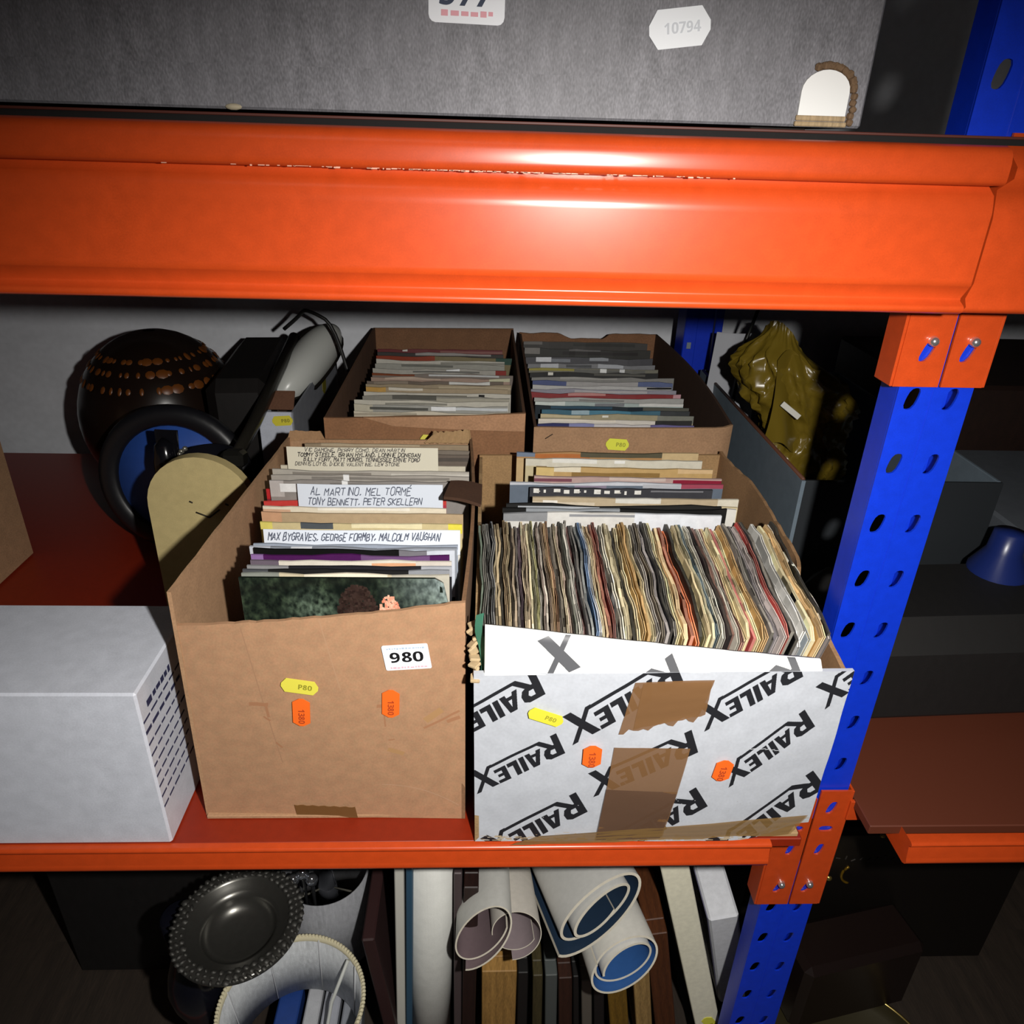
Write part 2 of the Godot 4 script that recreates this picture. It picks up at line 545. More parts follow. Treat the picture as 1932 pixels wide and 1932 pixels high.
# a single in its sleeve seen edge-on: slab along -z, top strip split in leaf, gap and leaf, tones varied along its length
func edge_cover(st: SurfaceTool, c: Color, worn: Color, inner: Color, t: float, zn: float, zf: float, x: float, ytop: float, yb: float, lean: float, sd: int, solid: bool, origin: Vector3) -> void:
	var N := 14
	var P := func(u: float, k: float, y: float) -> Vector3:
		var z := lerpf(zn, zf, u)
		var w := (nz.get_noise_2d(z * 190.0, x * 260.0) * 0.0042 + nz.get_noise_2d(z * 620.0 + 70.0, sd * 17.0) * 0.0010) * smoothstep(0.0, 0.3, u)
		return Vector3(x + w - lean * (ytop - y) + (k - 0.5) * t, y, z) - origin
	var top := func(u: float) -> float:
		var round := 0.006 * (1.0 - smoothstep(0.0, 0.05, u)) * (0.3 if sd % 3 else 1.0)
		return ytop + 0.0165 * u + nz.get_noise_2d(u * 60.0, sd * 23.0) * 0.0028 - round
	var tone := func(u: float, a: Color, q: float) -> Color:
		var n := nz.get_noise_2d(u * 55.0 + q * 40.0, sd * 41.0)
		var f := 1.0 + n * 1.5
		return Color(a.r * f, a.g * f, a.b * f)
	var cut := [0.0, 0.34, 0.66, 1.0] if not solid else [0.0, 0.2, 0.8, 1.0]
	st.set_smooth_group(-1)
	for i in N:
		var u0 := float(i) / N
		var u1 := float(i + 1) / N
		var a: float = top.call(u0)
		var b: float = top.call(u1)
		for s in 3:
			var d := 0.0 if (solid or s != 1) else 0.0016
			st.set_color(tone.call(u0, inner if s == 1 else worn, s * 1.3))
			quad(st, P.call(u0, cut[s], a - d), P.call(u0, cut[s + 1], a - d), P.call(u1, cut[s + 1], b - d), P.call(u1, cut[s], b - d))
		st.set_color(tone.call(u0, c, 4.0))
		var m0 := a - 0.03
		var m1 := b - 0.03
		quad(st, P.call(u1, 0.0, m1), P.call(u0, 0.0, m0), P.call(u0, 0.0, a), P.call(u1, 0.0, b))
		quad(st, P.call(u0, 1.0, m0), P.call(u1, 1.0, m1), P.call(u1, 1.0, b), P.call(u0, 1.0, a))
		quad(st, P.call(u1, 0.0, yb), P.call(u0, 0.0, yb), P.call(u0, 0.0, m0), P.call(u1, 0.0, m1))
		quad(st, P.call(u0, 1.0, yb), P.call(u1, 1.0, yb), P.call(u1, 1.0, m1), P.call(u0, 1.0, m0))
	var y0: float = top.call(0.0)
	for s in 3:
		st.set_color(inner if (s == 1 and not solid) else tone.call(0.02, worn, 2.0))
		var dz := Vector3(0, 0, -0.002 if (s == 1 and not solid) else 0.0)
		quad(st, P.call(0.0, cut[s], yb) + dz, P.call(0.0, cut[s + 1], yb) + dz, P.call(0.0, cut[s + 1], y0) + dz, P.call(0.0, cut[s], y0) + dz)
	var y1: float = top.call(1.0)
	st.set_color(c)
	quad(st, P.call(1.0, 1.0, yb), P.call(1.0, 0.0, yb), P.call(1.0, 0.0, y1), P.call(1.0, 1.0, y1))

# a line of print too small to read: a row of little bars along the x axis of turn, as wide as the line
func fine_print(called: String, parent: Node, at: Vector3, turn: Basis, w: float, h: float, m: Material) -> void:
	var st := mk()
	var x := -w / 2.0
	while x < w / 2.0:
		var l := rng.randf_range(h * 0.4, h * 1.5)
		rbox(st, Transform3D(turn, turn * Vector3(x + l / 2.0, rng.randf_range(-0.1, 0.1) * h, 0)), Vector3(l, h * rng.randf_range(0.6, 1.0), 0.0002), 0.00005)
		x += l + h * rng.randf_range(0.25, 0.7)
	var o := part(called, st, m, parent)
	o.position = at
	o.set_meta("kind", "stuff")

var T := {}
var card: StandardMaterial3D
var orange: StandardMaterial3D
var blue: StandardMaterial3D

func _ready() -> void:
	rng.seed = 11
	nz.seed = 5
	nz.frequency = 0.05
	# camera
	var cam := Camera3D.new()
	cam.name = "camera"
	add_child(cam)
	cam.transform = Transform3D(Basis(Vector3(0.999115, 0.027236, 0.032053), Vector3(-0.009906, 0.892975, -0.449998), Vector3(-0.040878, 0.449282, 0.892454)), Vector3(0, 1.41, 0))
	cam.fov = 68.453
	cam.near = 0.02
	cam.current = true
	# surroundings
	var we := WorldEnvironment.new()
	we.name = "world_environment"
	var env := Environment.new()
	env.background_mode = Environment.BG_COLOR
	env.background_color = Color(0.02, 0.02, 0.022)
	env.tonemap_mode = Environment.TONE_MAPPER_LINEAR
	env.tonemap_exposure = 1.0
	env.sdfgi_enabled = true
	env.ssao_enabled = true
	env.ssil_enabled = true
	we.environment = env
	add_child(we)
	# the photographer's flash: beside the lens on the upright-held camera
	var flash := SpotLight3D.new()
	flash.name = "camera_flash"
	add_child(flash)
	flash.position = Vector3(0.115, 1.429, 0.0)
	flash.basis = Basis.looking_at(Vector3(-0.04, -0.98, -1.0), Vector3.UP)
	flash.spot_angle = 60.0
	flash.spot_angle_attenuation = 1.0
	flash.spot_range = 6.0
	flash.spot_attenuation = 2.0
	flash.light_energy = 0.98
	flash.light_color = Color(1.0, 0.985, 0.96)
	flash.light_size = 0.010
	flash.shadow_enabled = true
	textures()
	room()
	rack()
	upper_case()
	carton_left()
	records_left()
	carton_right()
	records_right()
	carton_back_left()
	carton_back_right()
	left_corner()
	right_bay()
	below_left()
	below_middle()
	below_right()

func textures() -> void:
	T.fibre = noise_tex(256, 0.02, 0.16, 1.0, 1.0, 0.84, 0.6, 3)
	T.cloth = noise_tex(256, 0.02, 0.2, 1.6, 0.55, 0.66, 0.6, 21)
	T.wood = noise_tex(256, 0.01, 0.08, 4.0, 0.3, 0.68, 0.5, 33)
	T.fine = noise_tex(256, 0.03, 0.3, 1.0, 1.0, 0.9, 0.5, 41)
	T.plaster = noise_tex(256, 0.015, 0.1, 1.0, 1.0, 0.93, 0.4, 51)
	card = mat("b8906c", 0.82, 0.0, T.fibre, 7.0)
	orange = mat("c2461a", 0.28, 0.0, T.fine, 9.0)
	blue = mat("0c36cc", 0.38, 0.0, T.fine, 9.0)

# ---------------------------------------------------------------- the room
func room() -> void:
	var plaster := mat("eef1f8", 0.9, 0.0, T.plaster, 2.0)
	var st := mk()
	abox(st, Vector3(-3.1, 0, -1.68), Vector3(3.1, 2.7, -1.56), 0.002)
	structure("wall_back", st, plaster)
	st = mk()
	abox(st, Vector3(-3.1, 0, 2.2), Vector3(3.1, 2.7, 2.32), 0.002)
	structure("wall_front", st, plaster)
	st = mk()
	abox(st, Vector3(-3.1, 0, -1.56), Vector3(-2.98, 2.7, 2.2), 0.002)
	structure("wall_left", st, plaster)
	st = mk()
	abox(st, Vector3(2.98, 0, -1.56), Vector3(3.1, 2.7, 2.2), 0.002)
	structure("wall_right", st, plaster)
	st = mk()
	abox(st, Vector3(-3.1, -0.1, -1.68), Vector3(3.1, 0.0, 2.32), 0.002)
	structure("floor", st, mat("6f6d69", 0.7, 0.0, T.plaster, 2.0))
	st = mk()
	abox(st, Vector3(-3.1, 2.7, -1.68), Vector3(3.1, 2.8, 2.32), 0.002)
	structure("ceiling", st, mat("d8d8d6", 0.9))
	# a weak ceiling light over the aisle
	var l := thing("ceiling_light", "long white ceiling light over the aisle behind the camera", "ceiling light", Vector3(0, 2.7, 0.9))
	st = mk()
	abox(st, Vector3(-0.65, -0.06, -0.08), Vector3(0.65, 0.0, 0.08), 0.004)
	part("housing", st, mat("e8e8e6", 0.5), l)
	var lit := StandardMaterial3D.new()
	lit.albedo_color = Color(0.9, 0.9, 0.9)
	lit.emission_enabled = true
	lit.emission = Color(1.0, 0.98, 0.94)
	lit.emission_energy_multiplier = 1.0
	st = mk()
	abox(st, Vector3(-0.6, -0.072, -0.06), Vector3(0.6, -0.06, 0.06), 0.003)
	part("diffuser", st, lit, l)
	var a := AreaLight3D.new()
	a.name = "ceiling_light_glow"
	add_child(a)
	a.position = Vector3(0, 2.62, 0.9)
	a.basis = Basis.looking_at(Vector3.DOWN, Vector3.BACK)
	a.area_size = Vector2(1.2, 0.12)
	a.light_energy = 0.14
	a.light_color = Color(1.0, 0.98, 0.94)
	a.shadow_enabled = true

# ---------------------------------------------------------------- the rack
func rack() -> void:
	var r := thing("storage_rack", "orange and blue steel storage rack with loaded shelves along the white wall", "storage rack")
	# upper rail: stepped steel section
	var st := mk()
	rail(st, [Vector2(0.016, 1.4115), Vector2(0.010, 1.4115), Vector2(0.0045, 1.4098), Vector2(0.0015, 1.4065), Vector2(0.0002, 1.4015), Vector2(0.0, 1.3945), Vector2(0.0002, 1.3915), Vector2(0.0014, 1.3897), Vector2(0.0040, 1.3890), Vector2(0.0155, 1.3886), Vector2(0.0160, 1.3880), Vector2(0.0085, 1.3832), Vector2(0.0064, 1.3775), Vector2(0.0056, 1.3742), Vector2(0.0053, 1.3724), Vector2(0.0053, 1.3700), Vector2(0.0053, 1.3330), Vector2(0.0053, 1.3292), Vector2(0.0062, 1.3282), Vector2(0.0125, 1.3200), Vector2(0.0122, 1.3182), Vector2(0.0072, 1.3160), Vector2(0.0058, 1.3146), Vector2(0.0062, 1.3118), Vector2(0.0100, 1.3100), Vector2(0.055, 1.3100), Vector2(0.055, 1.4115)], -1.9, 0.318, -0.49)
	var ub := part("upper_beam", st, orange, r, "deep orange steel beam with stepped face, full width")
	st = mk()
	for k in 120:
		var x := rng.randfn(0.0, 0.075)
		if x > -0.2 and x < 0.16:
			rbox(st, Transform3D(Basis.IDENTITY, Vector3(x, 1.3894 + rng.randf_range(-0.0003, 0.0003), -0.4922)), Vector3(rng.randf_range(0.0008, 0.004), rng.randf_range(0.0004, 0.001), 0.0012), 0.0002)
	part("chipped_paint", st, mat("d9a58e", 0.5), ub, "pale chips along the step edge").set_meta("kind", "stuff")
	var lo := [Vector2(0.012, 0.7992), Vector2(0.0035, 0.799), Vector2(0.0008, 0.7975), Vector2(0.0008, 0.795), Vector2(0.0042, 0.7925), Vector2(0.0036, 0.7905), Vector2(0.0016, 0.7785), Vector2(0.0013, 0.777), Vector2(0.0, 0.774), Vector2(0.0012, 0.7705), Vector2(0.005, 0.768), Vector2(0.055, 0.768), Vector2(0.055, 0.7992)]
	st = mk()
	rail(st, lo, -1.9, 0.286, -0.498)
	part("lower_beam", st, orange, r, "narrow orange steel beam under the cartons")
	st = mk()
	rail(st, lo, 0.425, 1.9, -0.498)
	part("lower_beam", st, orange, r)
	var up: Array = []
	st = mk()
	rail(st, [Vector2(0.016, 1.4115), Vector2(0.0, 1.400), Vector2(0.0, 1.3935), Vector2(0.0135, 1.3865), Vector2(0.0094, 1.37), Vector2(0.0094, 1.330), Vector2(0.0138, 1.3195), Vector2(0.0104, 1.3145), Vector2(0.0145, 1.3100), Vector2(0.055, 1.3100), Vector2(0.055, 1.4115)], 0.322, 1.9, -0.49)
	part("upper_beam", st, orange, r)
	var base := []
	for q: Vector2 in lo: base.append(q - Vector2(0, 0.58))
	st = mk()
	rail(st, base, -1.9, 0.318, -0.498)
	part("bottom_beam", st, orange, r)
	# decks
	st = mk()
	abox(st, Vector3(-1.9, 0.788, -1.46), Vector3(0.318, 0.7995, -0.506), 0.001)
	part("shelf_deck", st, mat("8a2408", 0.45, 0.0, T.fine, 9.0), r, "orange steel shelf under the cartons")
	st = mk()
	abox(st, Vector3(0.393, 0.788, -1.46), Vector3(1.9, 0.7995, -0.52), 0.001)
	part("shelf_deck", st, mat("5a2a18", 0.6), r)
	st = mk()
	abox(st, Vector3(-1.9, 1.404, -1.46), Vector3(1.9, 1.4165, -0.512), 0.001)
	part("upper_deck", st, mat("0c0605", 0.9, 0.0, T.wood, 5.0), r, "dark brown shelf board under the grey case")
	st = mk()
	abox(st, Vector3(-1.9, 1.4150, -0.5125), Vector3(1.9, 1.4166, -0.5105), 0.0003)
	part("board_edging", st, mat("4a1c10", 0.6), r, "thin dark red edging strip")
	st = mk()
	abox(st, Vector3(-1.9, 0.20, -1.46), Vector3(0.318, 0.2180, -0.506), 0.001)
	abox(st, Vector3(0.393, 0.20, -1.46), Vector3(1.9, 0.2180, -0.506), 0.001)
	part("bottom_deck", st, mat("3a2f26", 0.7, 0.0, T.wood, 5.0), r)
	# front upright: slotted face, two sides
	var holes := []
	for k in 26:
		var y := 0.6215 - 0.0555 * k
		if y > 0.03:
			holes.append([0.3387, y, 0.0048, 0.0088, 0.22])
			holes.append([0.3695, y, 0.0048, 0.0088, 0.22])
	for k in 22:
		var y := 0.843 + 0.0555 * k
		if y < 2.05 and (y < 1.28 or y > 1.43):
			holes.append([0.3387, y, 0.0048, 0.0088, 0.22])
			holes.append([0.3695, y, 0.0048, 0.0088, 0.22])
	st = mk()
	slotted(st, 0.326, 0.386, 0.0, 2.1, -0.56, 0.002, holes)
	abox(st, Vector3(0.326, 0.0, -0.588), Vector3(0.328, 2.1, -0.562), 0.0006)
	abox(st, Vector3(0.384, 0.0, -0.588), Vector3(0.386, 2.1, -0.562), 0.0006)
	abox(st, Vector3(0.328, 0.0, -0.588), Vector3(0.336, 2.1, -0.586), 0.0006)
	abox(st, Vector3(0.376, 0.0, -0.588), Vector3(0.384, 2.1, -0.586), 0.0006)
	# rolled groove down the middle of the face
	abox(st, Vector3(0.3535, 0.0, -0.5605), Vector3(0.3545, 2.1, -0.5594), 0.0003)
	part("upright", st, blue, r, "blue slotted front upright")
	# rear upright with side braces
	st = mk()
	abox(st, Vector3(0.372, 0.0, -1.384), Vector3(0.395, 2.1, -1.38), 0.001)
	abox(st, Vector3(0.372, 0.0, -1.44), Vector3(0.375, 2.1, -1.384), 0.001)
	abox(st, Vector3(0.395, 0.0, -1.395), Vector3(0.428, 2.1, -1.392), 0.001)
	abox(st, Vector3(0.428, 0.0, -1.384), Vector3(0.442, 2.1, -1.38), 0.001)
	abox(st, Vector3(0.440, 0.0, -1.44), Vector3(0.443, 2.1, -1.384), 0.001)
	part("upright", st, blue, r, "blue rear upright")
	st = mk()
	for y: float in [0.95, 1.06, 1.17]:
		abox(st, Vector3(0.379, y, -1.3815), Vector3(0.387, y + 0.012, -1.379), 0.0005)
	part("slot_cover", st, mat("7b8794", 0.5), r)
	# connector brackets over the front upright
	for side in 2:
		var x0 := 0.3180 if side == 0 else 0.3562
		var x1 := 0.3540 if side == 0 else 0.3890
		var cx := 0.3385 if side == 0 else 0.3705
		for lev: float in [0.0, 0.6105]:
			st = mk()
			var top := (0.798 if side == 0 else 0.809) + lev
			slotted(st, x0, x1, 0.632 + lev, top, -0.556, 0.0022, [[cx, 0.661 + lev, 0.0042, 0.009, 0.35], [cx + 0.001, 0.722 + lev, 0.0038, 0.0085, 0.2], [cx + 0.0015, 0.754 + lev, 0.0075, 0.0042, 0.0], [cx + 0.001, 0.785 + lev, 0.0042, 0.0088, 0.25]])
			if side == 0:
				abox(st, Vector3(0.3155, 0.632 + lev, -0.582), Vector3(0.318, 0.798 + lev, -0.556), 0.0006)
				abox(st, Vector3(0.286, 0.760 + lev, -0.557), Vector3(0.318, 0.798 + lev, -0.553), 0.0006)
			else:
				abox(st, Vector3(0.389, 0.632 + lev, -0.582), Vector3(0.3915, 0.809 + lev, -0.556), 0.0006)
				abox(st, Vector3(0.389, 0.770 + lev, -0.557), Vector3(0.428, 0.797 + lev, -0.553), 0.0006)
			var cp := part("connector_plate", st, orange, r, "orange slotted bracket hooked over the blue upright" if lev == 0.0 else "")
			st = mk()
			abox(st, Vector3(cx - 0.009, 0.64 + lev, -0.5598), Vector3(cx + 0.011, 0.80 + lev, -0.5588), 0.0002)
			part("slot_backing", st, blue, cp)
			st = mk()
			var tilt := Transform3D(Basis(Vector3.RIGHT, PI / 2) * Basis(Vector3.BACK, 0.2), Vector3(cx + 0.002, 0.668 + lev, -0.5575))
			lathe(st, [Vector2(0, 0.0075), Vector2(0.0022, 0.0072), Vector2(0.0036, 0.0055), Vector2(0.004, 0.003), Vector2(0.0042, 0.0), Vector2(0.003, -0.002), Vector2(0, -0.002)], 14, tilt)
			part("locking_pin", st, mat("e6e6e8", 0.2, 0.9), cp, "bright steel pin")

# ---------------------------------------------------------------- upper shelf
func upper_case() -> void:
	var o := thing("storage_case", "large grey cloth-covered case on the upper shelf with two white stickers", "case")
	var st := mk()
	abox(st, Vector3(-0.62, 1.4192, -1.0), Vector3(0.252, 1.66, -0.56), 0.0015)
	part("body", st, mat("918f95", 0.58, 0.0, T.cloth, 9.0), o)
	st = mk()
	for x: float in [-0.55, 0.19]:
		abox(st, Vector3(x, 1.4166, -0.95), Vector3(x + 0.04, 1.4196, -0.6), 0.0008)
	part("runner", st, mat("241c18", 0.8), o)
	# pale fleck at the lower edge
	st = mk()
	lathe(st, [Vector2(0, 0.002), Vector2(0.008, 0.0015), Vector2(0.010, 0.0)], 10, Transform3D(Basis(Vector3.RIGHT, PI / 2).scaled(Vector3(0.55, 0.2, 1)), Vector3(-0.163, 1.4205, -0.5595)))
	part("scuff", st, mat("b0a48c", 0.8), o)
	# lot sticker, cut by the top of the picture
	st = mk()
	var poly := PackedVector2Array()
	for cc in [[0.0195, -0.0115, -90.0], [0.0195, 0.0115, 0.0], [-0.0195, 0.0115, 90.0], [-0.0195, -0.0115, 180.0]]:
		for k in 4:
			var t := deg_to_rad(cc[2] + k * 30.0)
			poly.append(Vector2(cc[0] + 0.0042 * cos(t), cc[1] + 0.0042 * sin(t)))
	var tb := face_basis(-1.0)
	prism(st, poly, -0.0002, 0.0005, Transform3D(tb, Vector3.ZERO))
	var s := part("lot_sticker", st, mat("f4f5fa", 0.5), o, "white lot sticker reading 577")
	s.position = Vector3(-0.012, 1.4862, -0.56)
	letters("lot_number", "577", 0.0200, mat("2b3550", 0.6), s, Vector3(0.0, 0.0005, 0.0007), tb * Basis(Vector3.RIGHT, Vector3(0.18, 1.0, 0.0), Vector3.BACK))
	fine_print("small_print", s, Vector3(0.001, -0.0102, 0.0007), tb, 0.034, 0.0036, mat("eba6b0", 0.6))
	# white price sticker
	var p := sticker(o, Vector3(0.1225, 1.4725, -0.5595), face_basis(7.0), 0.039, 0.0215, "f6f8fc", "d5d8de", "10794", 0.40, 0.04)
	p.set_meta("label", "white price sticker with faint digits")
	# worn corner: white rounded plate over bare board
	st = mk()
	var arch := PackedVector2Array([Vector2(-0.0155, -0.0005), Vector2(0.0165, -0.0005)])
	for k in 13:
		var t := PI * k / 12.0
		arch.append(Vector2(0.0005 + 0.016 * cos(t), 0.0135 + 0.0125 * sin(t)))
	prism(st, arch, -0.001, 0.0022, Transform3D(Basis.IDENTITY, Vector3(0.2225, 1.4265, -0.56)), true)
	part("corner_plate", st, mat("f3f2f0", 0.5), o, "white arched corner patch")
	st = mk()
	abox(st, Vector3(0.206, 1.4195, -0.5605), Vector3(0.241, 1.4225, -0.5575), 0.0006)
	abox(st, Vector3(0.2065, 1.4228, -0.5605), Vector3(0.240, 1.4262, -0.5578), 0.0006)
	part("bare_board", st, mat("c9ad86", 0.85, 0.0, T.wood, 30.0), o, "bare fawn board at the worn corner")
	st = mk()
	for k in 26:
		var t := float(k) / 25.0
		var a := lerpf(-0.25, PI * 0.62, t)
		var q := Vector3(0.2232 + 0.0195 * cos(a) + rng.randf_range(-0.001, 0.001), 1.4385 + 0.0165 * sin(a) - (0.012 if t < 0.2 else 0.0) * (1.0 - t * 5.0), -0.5595 + rng.randf_range(-0.001, 0.0015))
		rbox(st, Transform3D(Basis.from_euler(Vector3(rng.randf(), rng.randf(), a)), q), Vector3(0.0042, 0.004, 0.004), 0.001)
	part("frayed_edge", st, mat("7d6248", 0.9, 0.0, T.fibre, 40.0), o, "crumbling brown edge round the white patch")

# ---------------------------------------------------------------- cartons
func lot_label(parent: Node, at: Vector3, roll: float) -> void:
	var st := mk()
	var tb := face_basis(roll)
	var poly := PackedVector2Array()
	for cc in [[0.0185, -0.0118, -90.0], [0.0185, 0.0118, 0.0], [-0.0185, 0.0118, 90.0], [-0.0185, -0.0118, 180.0]]:
		for k in 3:
			var t := deg_to_rad(cc[2] + k * 45.0)
			poly.append(Vector2(cc[0] + 0.0015 * cos(t) - cc[1] * 0.06, cc[1] + 0.0015 * sin(t)))
	prism(st, poly, -0.0002, 0.0005, Transform3D(tb, Vector3.ZERO))
	var s := part("lot_sticker", st, mat("eef0f8", 0.5), parent, "white lot sticker reading 980")
	s.position = at
	letters("lot_number", "980", 0.0150, mat("08080c", 0.6), s, tb * Vector3(0.0, 0.0002, 0.0007), tb * Basis(Vector3(1.22, 0, 0), Vector3.UP, Vector3.BACK))
	fine_print("heading_print", s, tb * Vector3(0.0, 0.0098, 0.0007), tb, 0.033, 0.0018, mat("a9bccf", 0.6))
	fine_print("small_print", s, tb * Vector3(0.0, -0.0106, 0.0007), tb, 0.030, 0.0022, mat("ddb4bf", 0.6))

func carton_left() -> void:
	var o := thing("record_carton", "tall plain brown carton of records at front left, lot sticker reading 980", "carton")
	var im := Image.create(1024, 1024, false, Image.FORMAT_RGB8)
	# board with fibre mottling, two soft vertical crush lines and pale scuffs
	var a := FastNoiseLite.new()
	a.seed = 8
	a.frequency = 0.012
	var base := hexc("a98262")
	for y in range(0, 1024, 2):
		for x in range(0, 1024, 2):
			var t := a.get_noise_2d(x * 1.0, y * 1.0) * 0.06 + a.get_noise_2d(x * 8.0, y * 6.0) * 0.05
			var c := base * (1.0 + t)
			c.r += a.get_noise_2d(x * 3.0 + 900.0, y * 3.0) * 0.02
			im.fill_rect(Rect2i(x, y, 2, 2), c)
	var pale := base.lightened(0.13)
	var rust := Color(0.56, 0.33, 0.2)
	for k in 60:
		var t := k / 60.0
		stroke(im, Vector2(505 + 60 * t, 10 + 320 * t), Vector2(506 + 60 * (t + 0.017), 10 + 320 * (t + 0.017)), 1.6, base.lightened(0.05))
		stroke(im, Vector2(225 + 100 * t, 20 + 680 * t), Vector2(226 + 100 * (t + 0.017), 20 + 680 * (t + 0.017)), 1.8, base.darkened(0.07))
		stroke(im, Vector2(700 + 300 * t, 830 + 120 * t * t), Vector2(705 + 300 * t, 830 + 120 * (t + 0.02) * (t + 0.02)), 1.2, pale)
	for ps in [[230, 385, 290, 388, 9], [286, 392, 292, 450, 5], [275, 450, 295, 470, 4], [700, 418, 716, 420, 8], [720, 425, 724, 520, 3], [960, 515, 1000, 500, 8], [870, 540, 1000, 470, 5], [735, 590, 755, 588, 3], [310, 590, 330, 615, 4]]:
		stroke(im, Vector2(ps[0], ps[1]), Vector2(ps[2], ps[3]), ps[4], base.lerp(rust, 0.35))
	for ps in [[880, 500, 930, 460, 14], [735, 640, 785, 662, 10]]:
		stroke(im, Vector2(ps[0], ps[1]), Vector2(ps[2], ps[3]), ps[4], base.lerp(Color(0.66, 0.5, 0.28), 0.4))
	var st := mk()
	panel(st, Vector3(-0.268, 0.800, -0.5385), Vector3(-0.013, 0.800, -0.5325), Vector3(-0.0125, 1.056, -0.533), Vector3(-0.257, 1.031, -0.533), 0.0035, 40, 8, func(u: float, v: float) -> Vector3:
		return Vector3(0, v * (-0.004 * 4.0 * u * (1.0 - u) + nz.get_noise_2d(u * 300.0, 2.0) * 0.0016), 0.0025 * sin(PI * u) * sin(PI * v)))
	part("front_panel", st, uvmat(ImageTexture.create_from_image(im), 0.8), o)
	st = mk()
	panel(st, Vector3(-0.268, 0.800, -0.93), Vector3(-0.268, 0.800, -0.5385), Vector3(-0.2575, 1.066, -0.531), Vector3(-0.253, 1.049, -0.93), 0.0035, 24, 6, func(u: float, v: float) -> Vector3:
		return Vector3(0, v * nz.get_noise_2d(u * 200.0, 40.0) * 0.0012, 0))
	part("side_panel", st, card, o, "left side with a bare corrugated top edge")
	st = mk()
	panel(st, Vector3(-0.013, 0.800, -0.5325), Vector3(-0.013, 0.800, -0.93), Vector3(-0.013, 1.050, -0.93), Vector3(-0.0125, 1.056, -0.533), 0.0035, 24, 6, func(u: float, v: float) -> Vector3:
		return Vector3(0.006 * v * sin(PI * u), v * nz.get_noise_2d(u * 220.0, 70.0) * 0.002, 0))
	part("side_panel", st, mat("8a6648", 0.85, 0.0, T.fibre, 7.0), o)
	st = mk()
	panel(st, Vector3(-0.013, 0.800, -0.93), Vector3(-0.268, 0.800, -0.93), Vector3(-0.253, 1.046, -0.93), Vector3(-0.013, 1.048, -0.93), 0.0035, 16, 4)
	part("back_panel", st, card, o)
	st = mk()
	abox(st, Vector3(-0.266, 0.8002, -0.929), Vector3(-0.015, 0.804, -0.534), 0.0005)
	part("base_panel", st, card, o)
	# torn flaps standing at the back corners, dark flap folded over the right edge
	st = mk()
	panel(st, Vector3(-0.254, 1.044, -0.925), Vector3(-0.205, 1.047, -0.928), Vector3(-0.212, 1.055, -0.935), Vector3(-0.250, 1.056, -0.932), 0.003, 10, 3, func(u: float, v: float) -> Vector3: return Vector3(0, v * nz.get_noise_2d(u * 90.0, 12.0) * 0.003, 0))
	part("torn_flap", st, mat("a9835e", 0.85, 0.0, T.fibre, 7.0), o)
	st = mk()
	panel(st, Vector3(-0.075, 1.046, -0.922), Vector3(-0.015, 1.046, -0.922), Vector3(-0.018, 1.062, -0.93), Vector3(-0.062, 1.057, -0.93), 0.003, 18, 3, func(u: float, v: float) -> Vector3: return Vector3(0, v * nz.get_noise_2d(u * 160.0, 33.0) * 0.003, 0.001 * sin(u * 70.0)))
	part("torn_flap", st, mat("ae8c62", 0.85, 0.0, T.fibre, 7.0), o, "ribbed corrugated flap at the back right corner")
	st = mk()
	panel(st, Vector3(-0.040, 1.064, -0.722), Vector3(0.0, 1.058, -0.716), Vector3(0.001, 1.060, -0.763), Vector3(-0.034, 1.067, -0.757), 0.0035, 8, 4, func(u: float, v: float) -> Vector3: return Vector3(0, 0.002 * sin(PI * u), 0))
	part("folded_flap", st, mat("4a2f1e", 0.85, 0.0, T.fibre, 7.0), o, "dark brown flap folded across the right edge")
	st = mk()
	panel(st, Vector3(-0.1785, 0.8005, -0.5365), Vector3(-0.119, 0.8005, -0.535), Vector3(-0.1205, 0.8165, -0.5335), Vector3(-0.1795, 0.8185, -0.5352), 0.0003, 20, 2, func(u: float, v: float) -> Vector3: return Vector3(0, v * 0.0006 * sin(u * 90.0), 0.0012))
	part("tape", st, film("7a5a34", 0.82, 0.3), o, "brown tape at the bottom edge")
	var z := -0.5298
	lot_label(o, Vector3(-0.0635, 1.0005, z - 0.001), 4.2)
	sticker(o, Vector3(-0.1587, 0.9685, z), face_basis(-10.0), 0.0325, 0.0150, "dfd64e", "8f8a24", "P80")
	sticker(o, Vector3(-0.1600, 0.9390, z), face_basis(-94.0), 0.0315, 0.0155, "f26a1c", "a83e10", "1380")
	sticker(o, Vector3(-0.0795, 0.9490, z), face_basis(-93.0), 0.0315, 0.0155, "f26a1c", "a83e10", "1380")

func handwriting(w: int, h: int, ground: String, lines: Array) -> ImageTexture:
	var im := Image.create(w, h, false, Image.FORMAT_RGB8)
	im.fill(hexc(ground))
	for l in lines:
		write(im, l[0], Vector2(l[1], l[2]), l[3], l[4], l[5], hexc(l[6]), 0.3, 0.06)
	return ImageTexture.create_from_image(im)

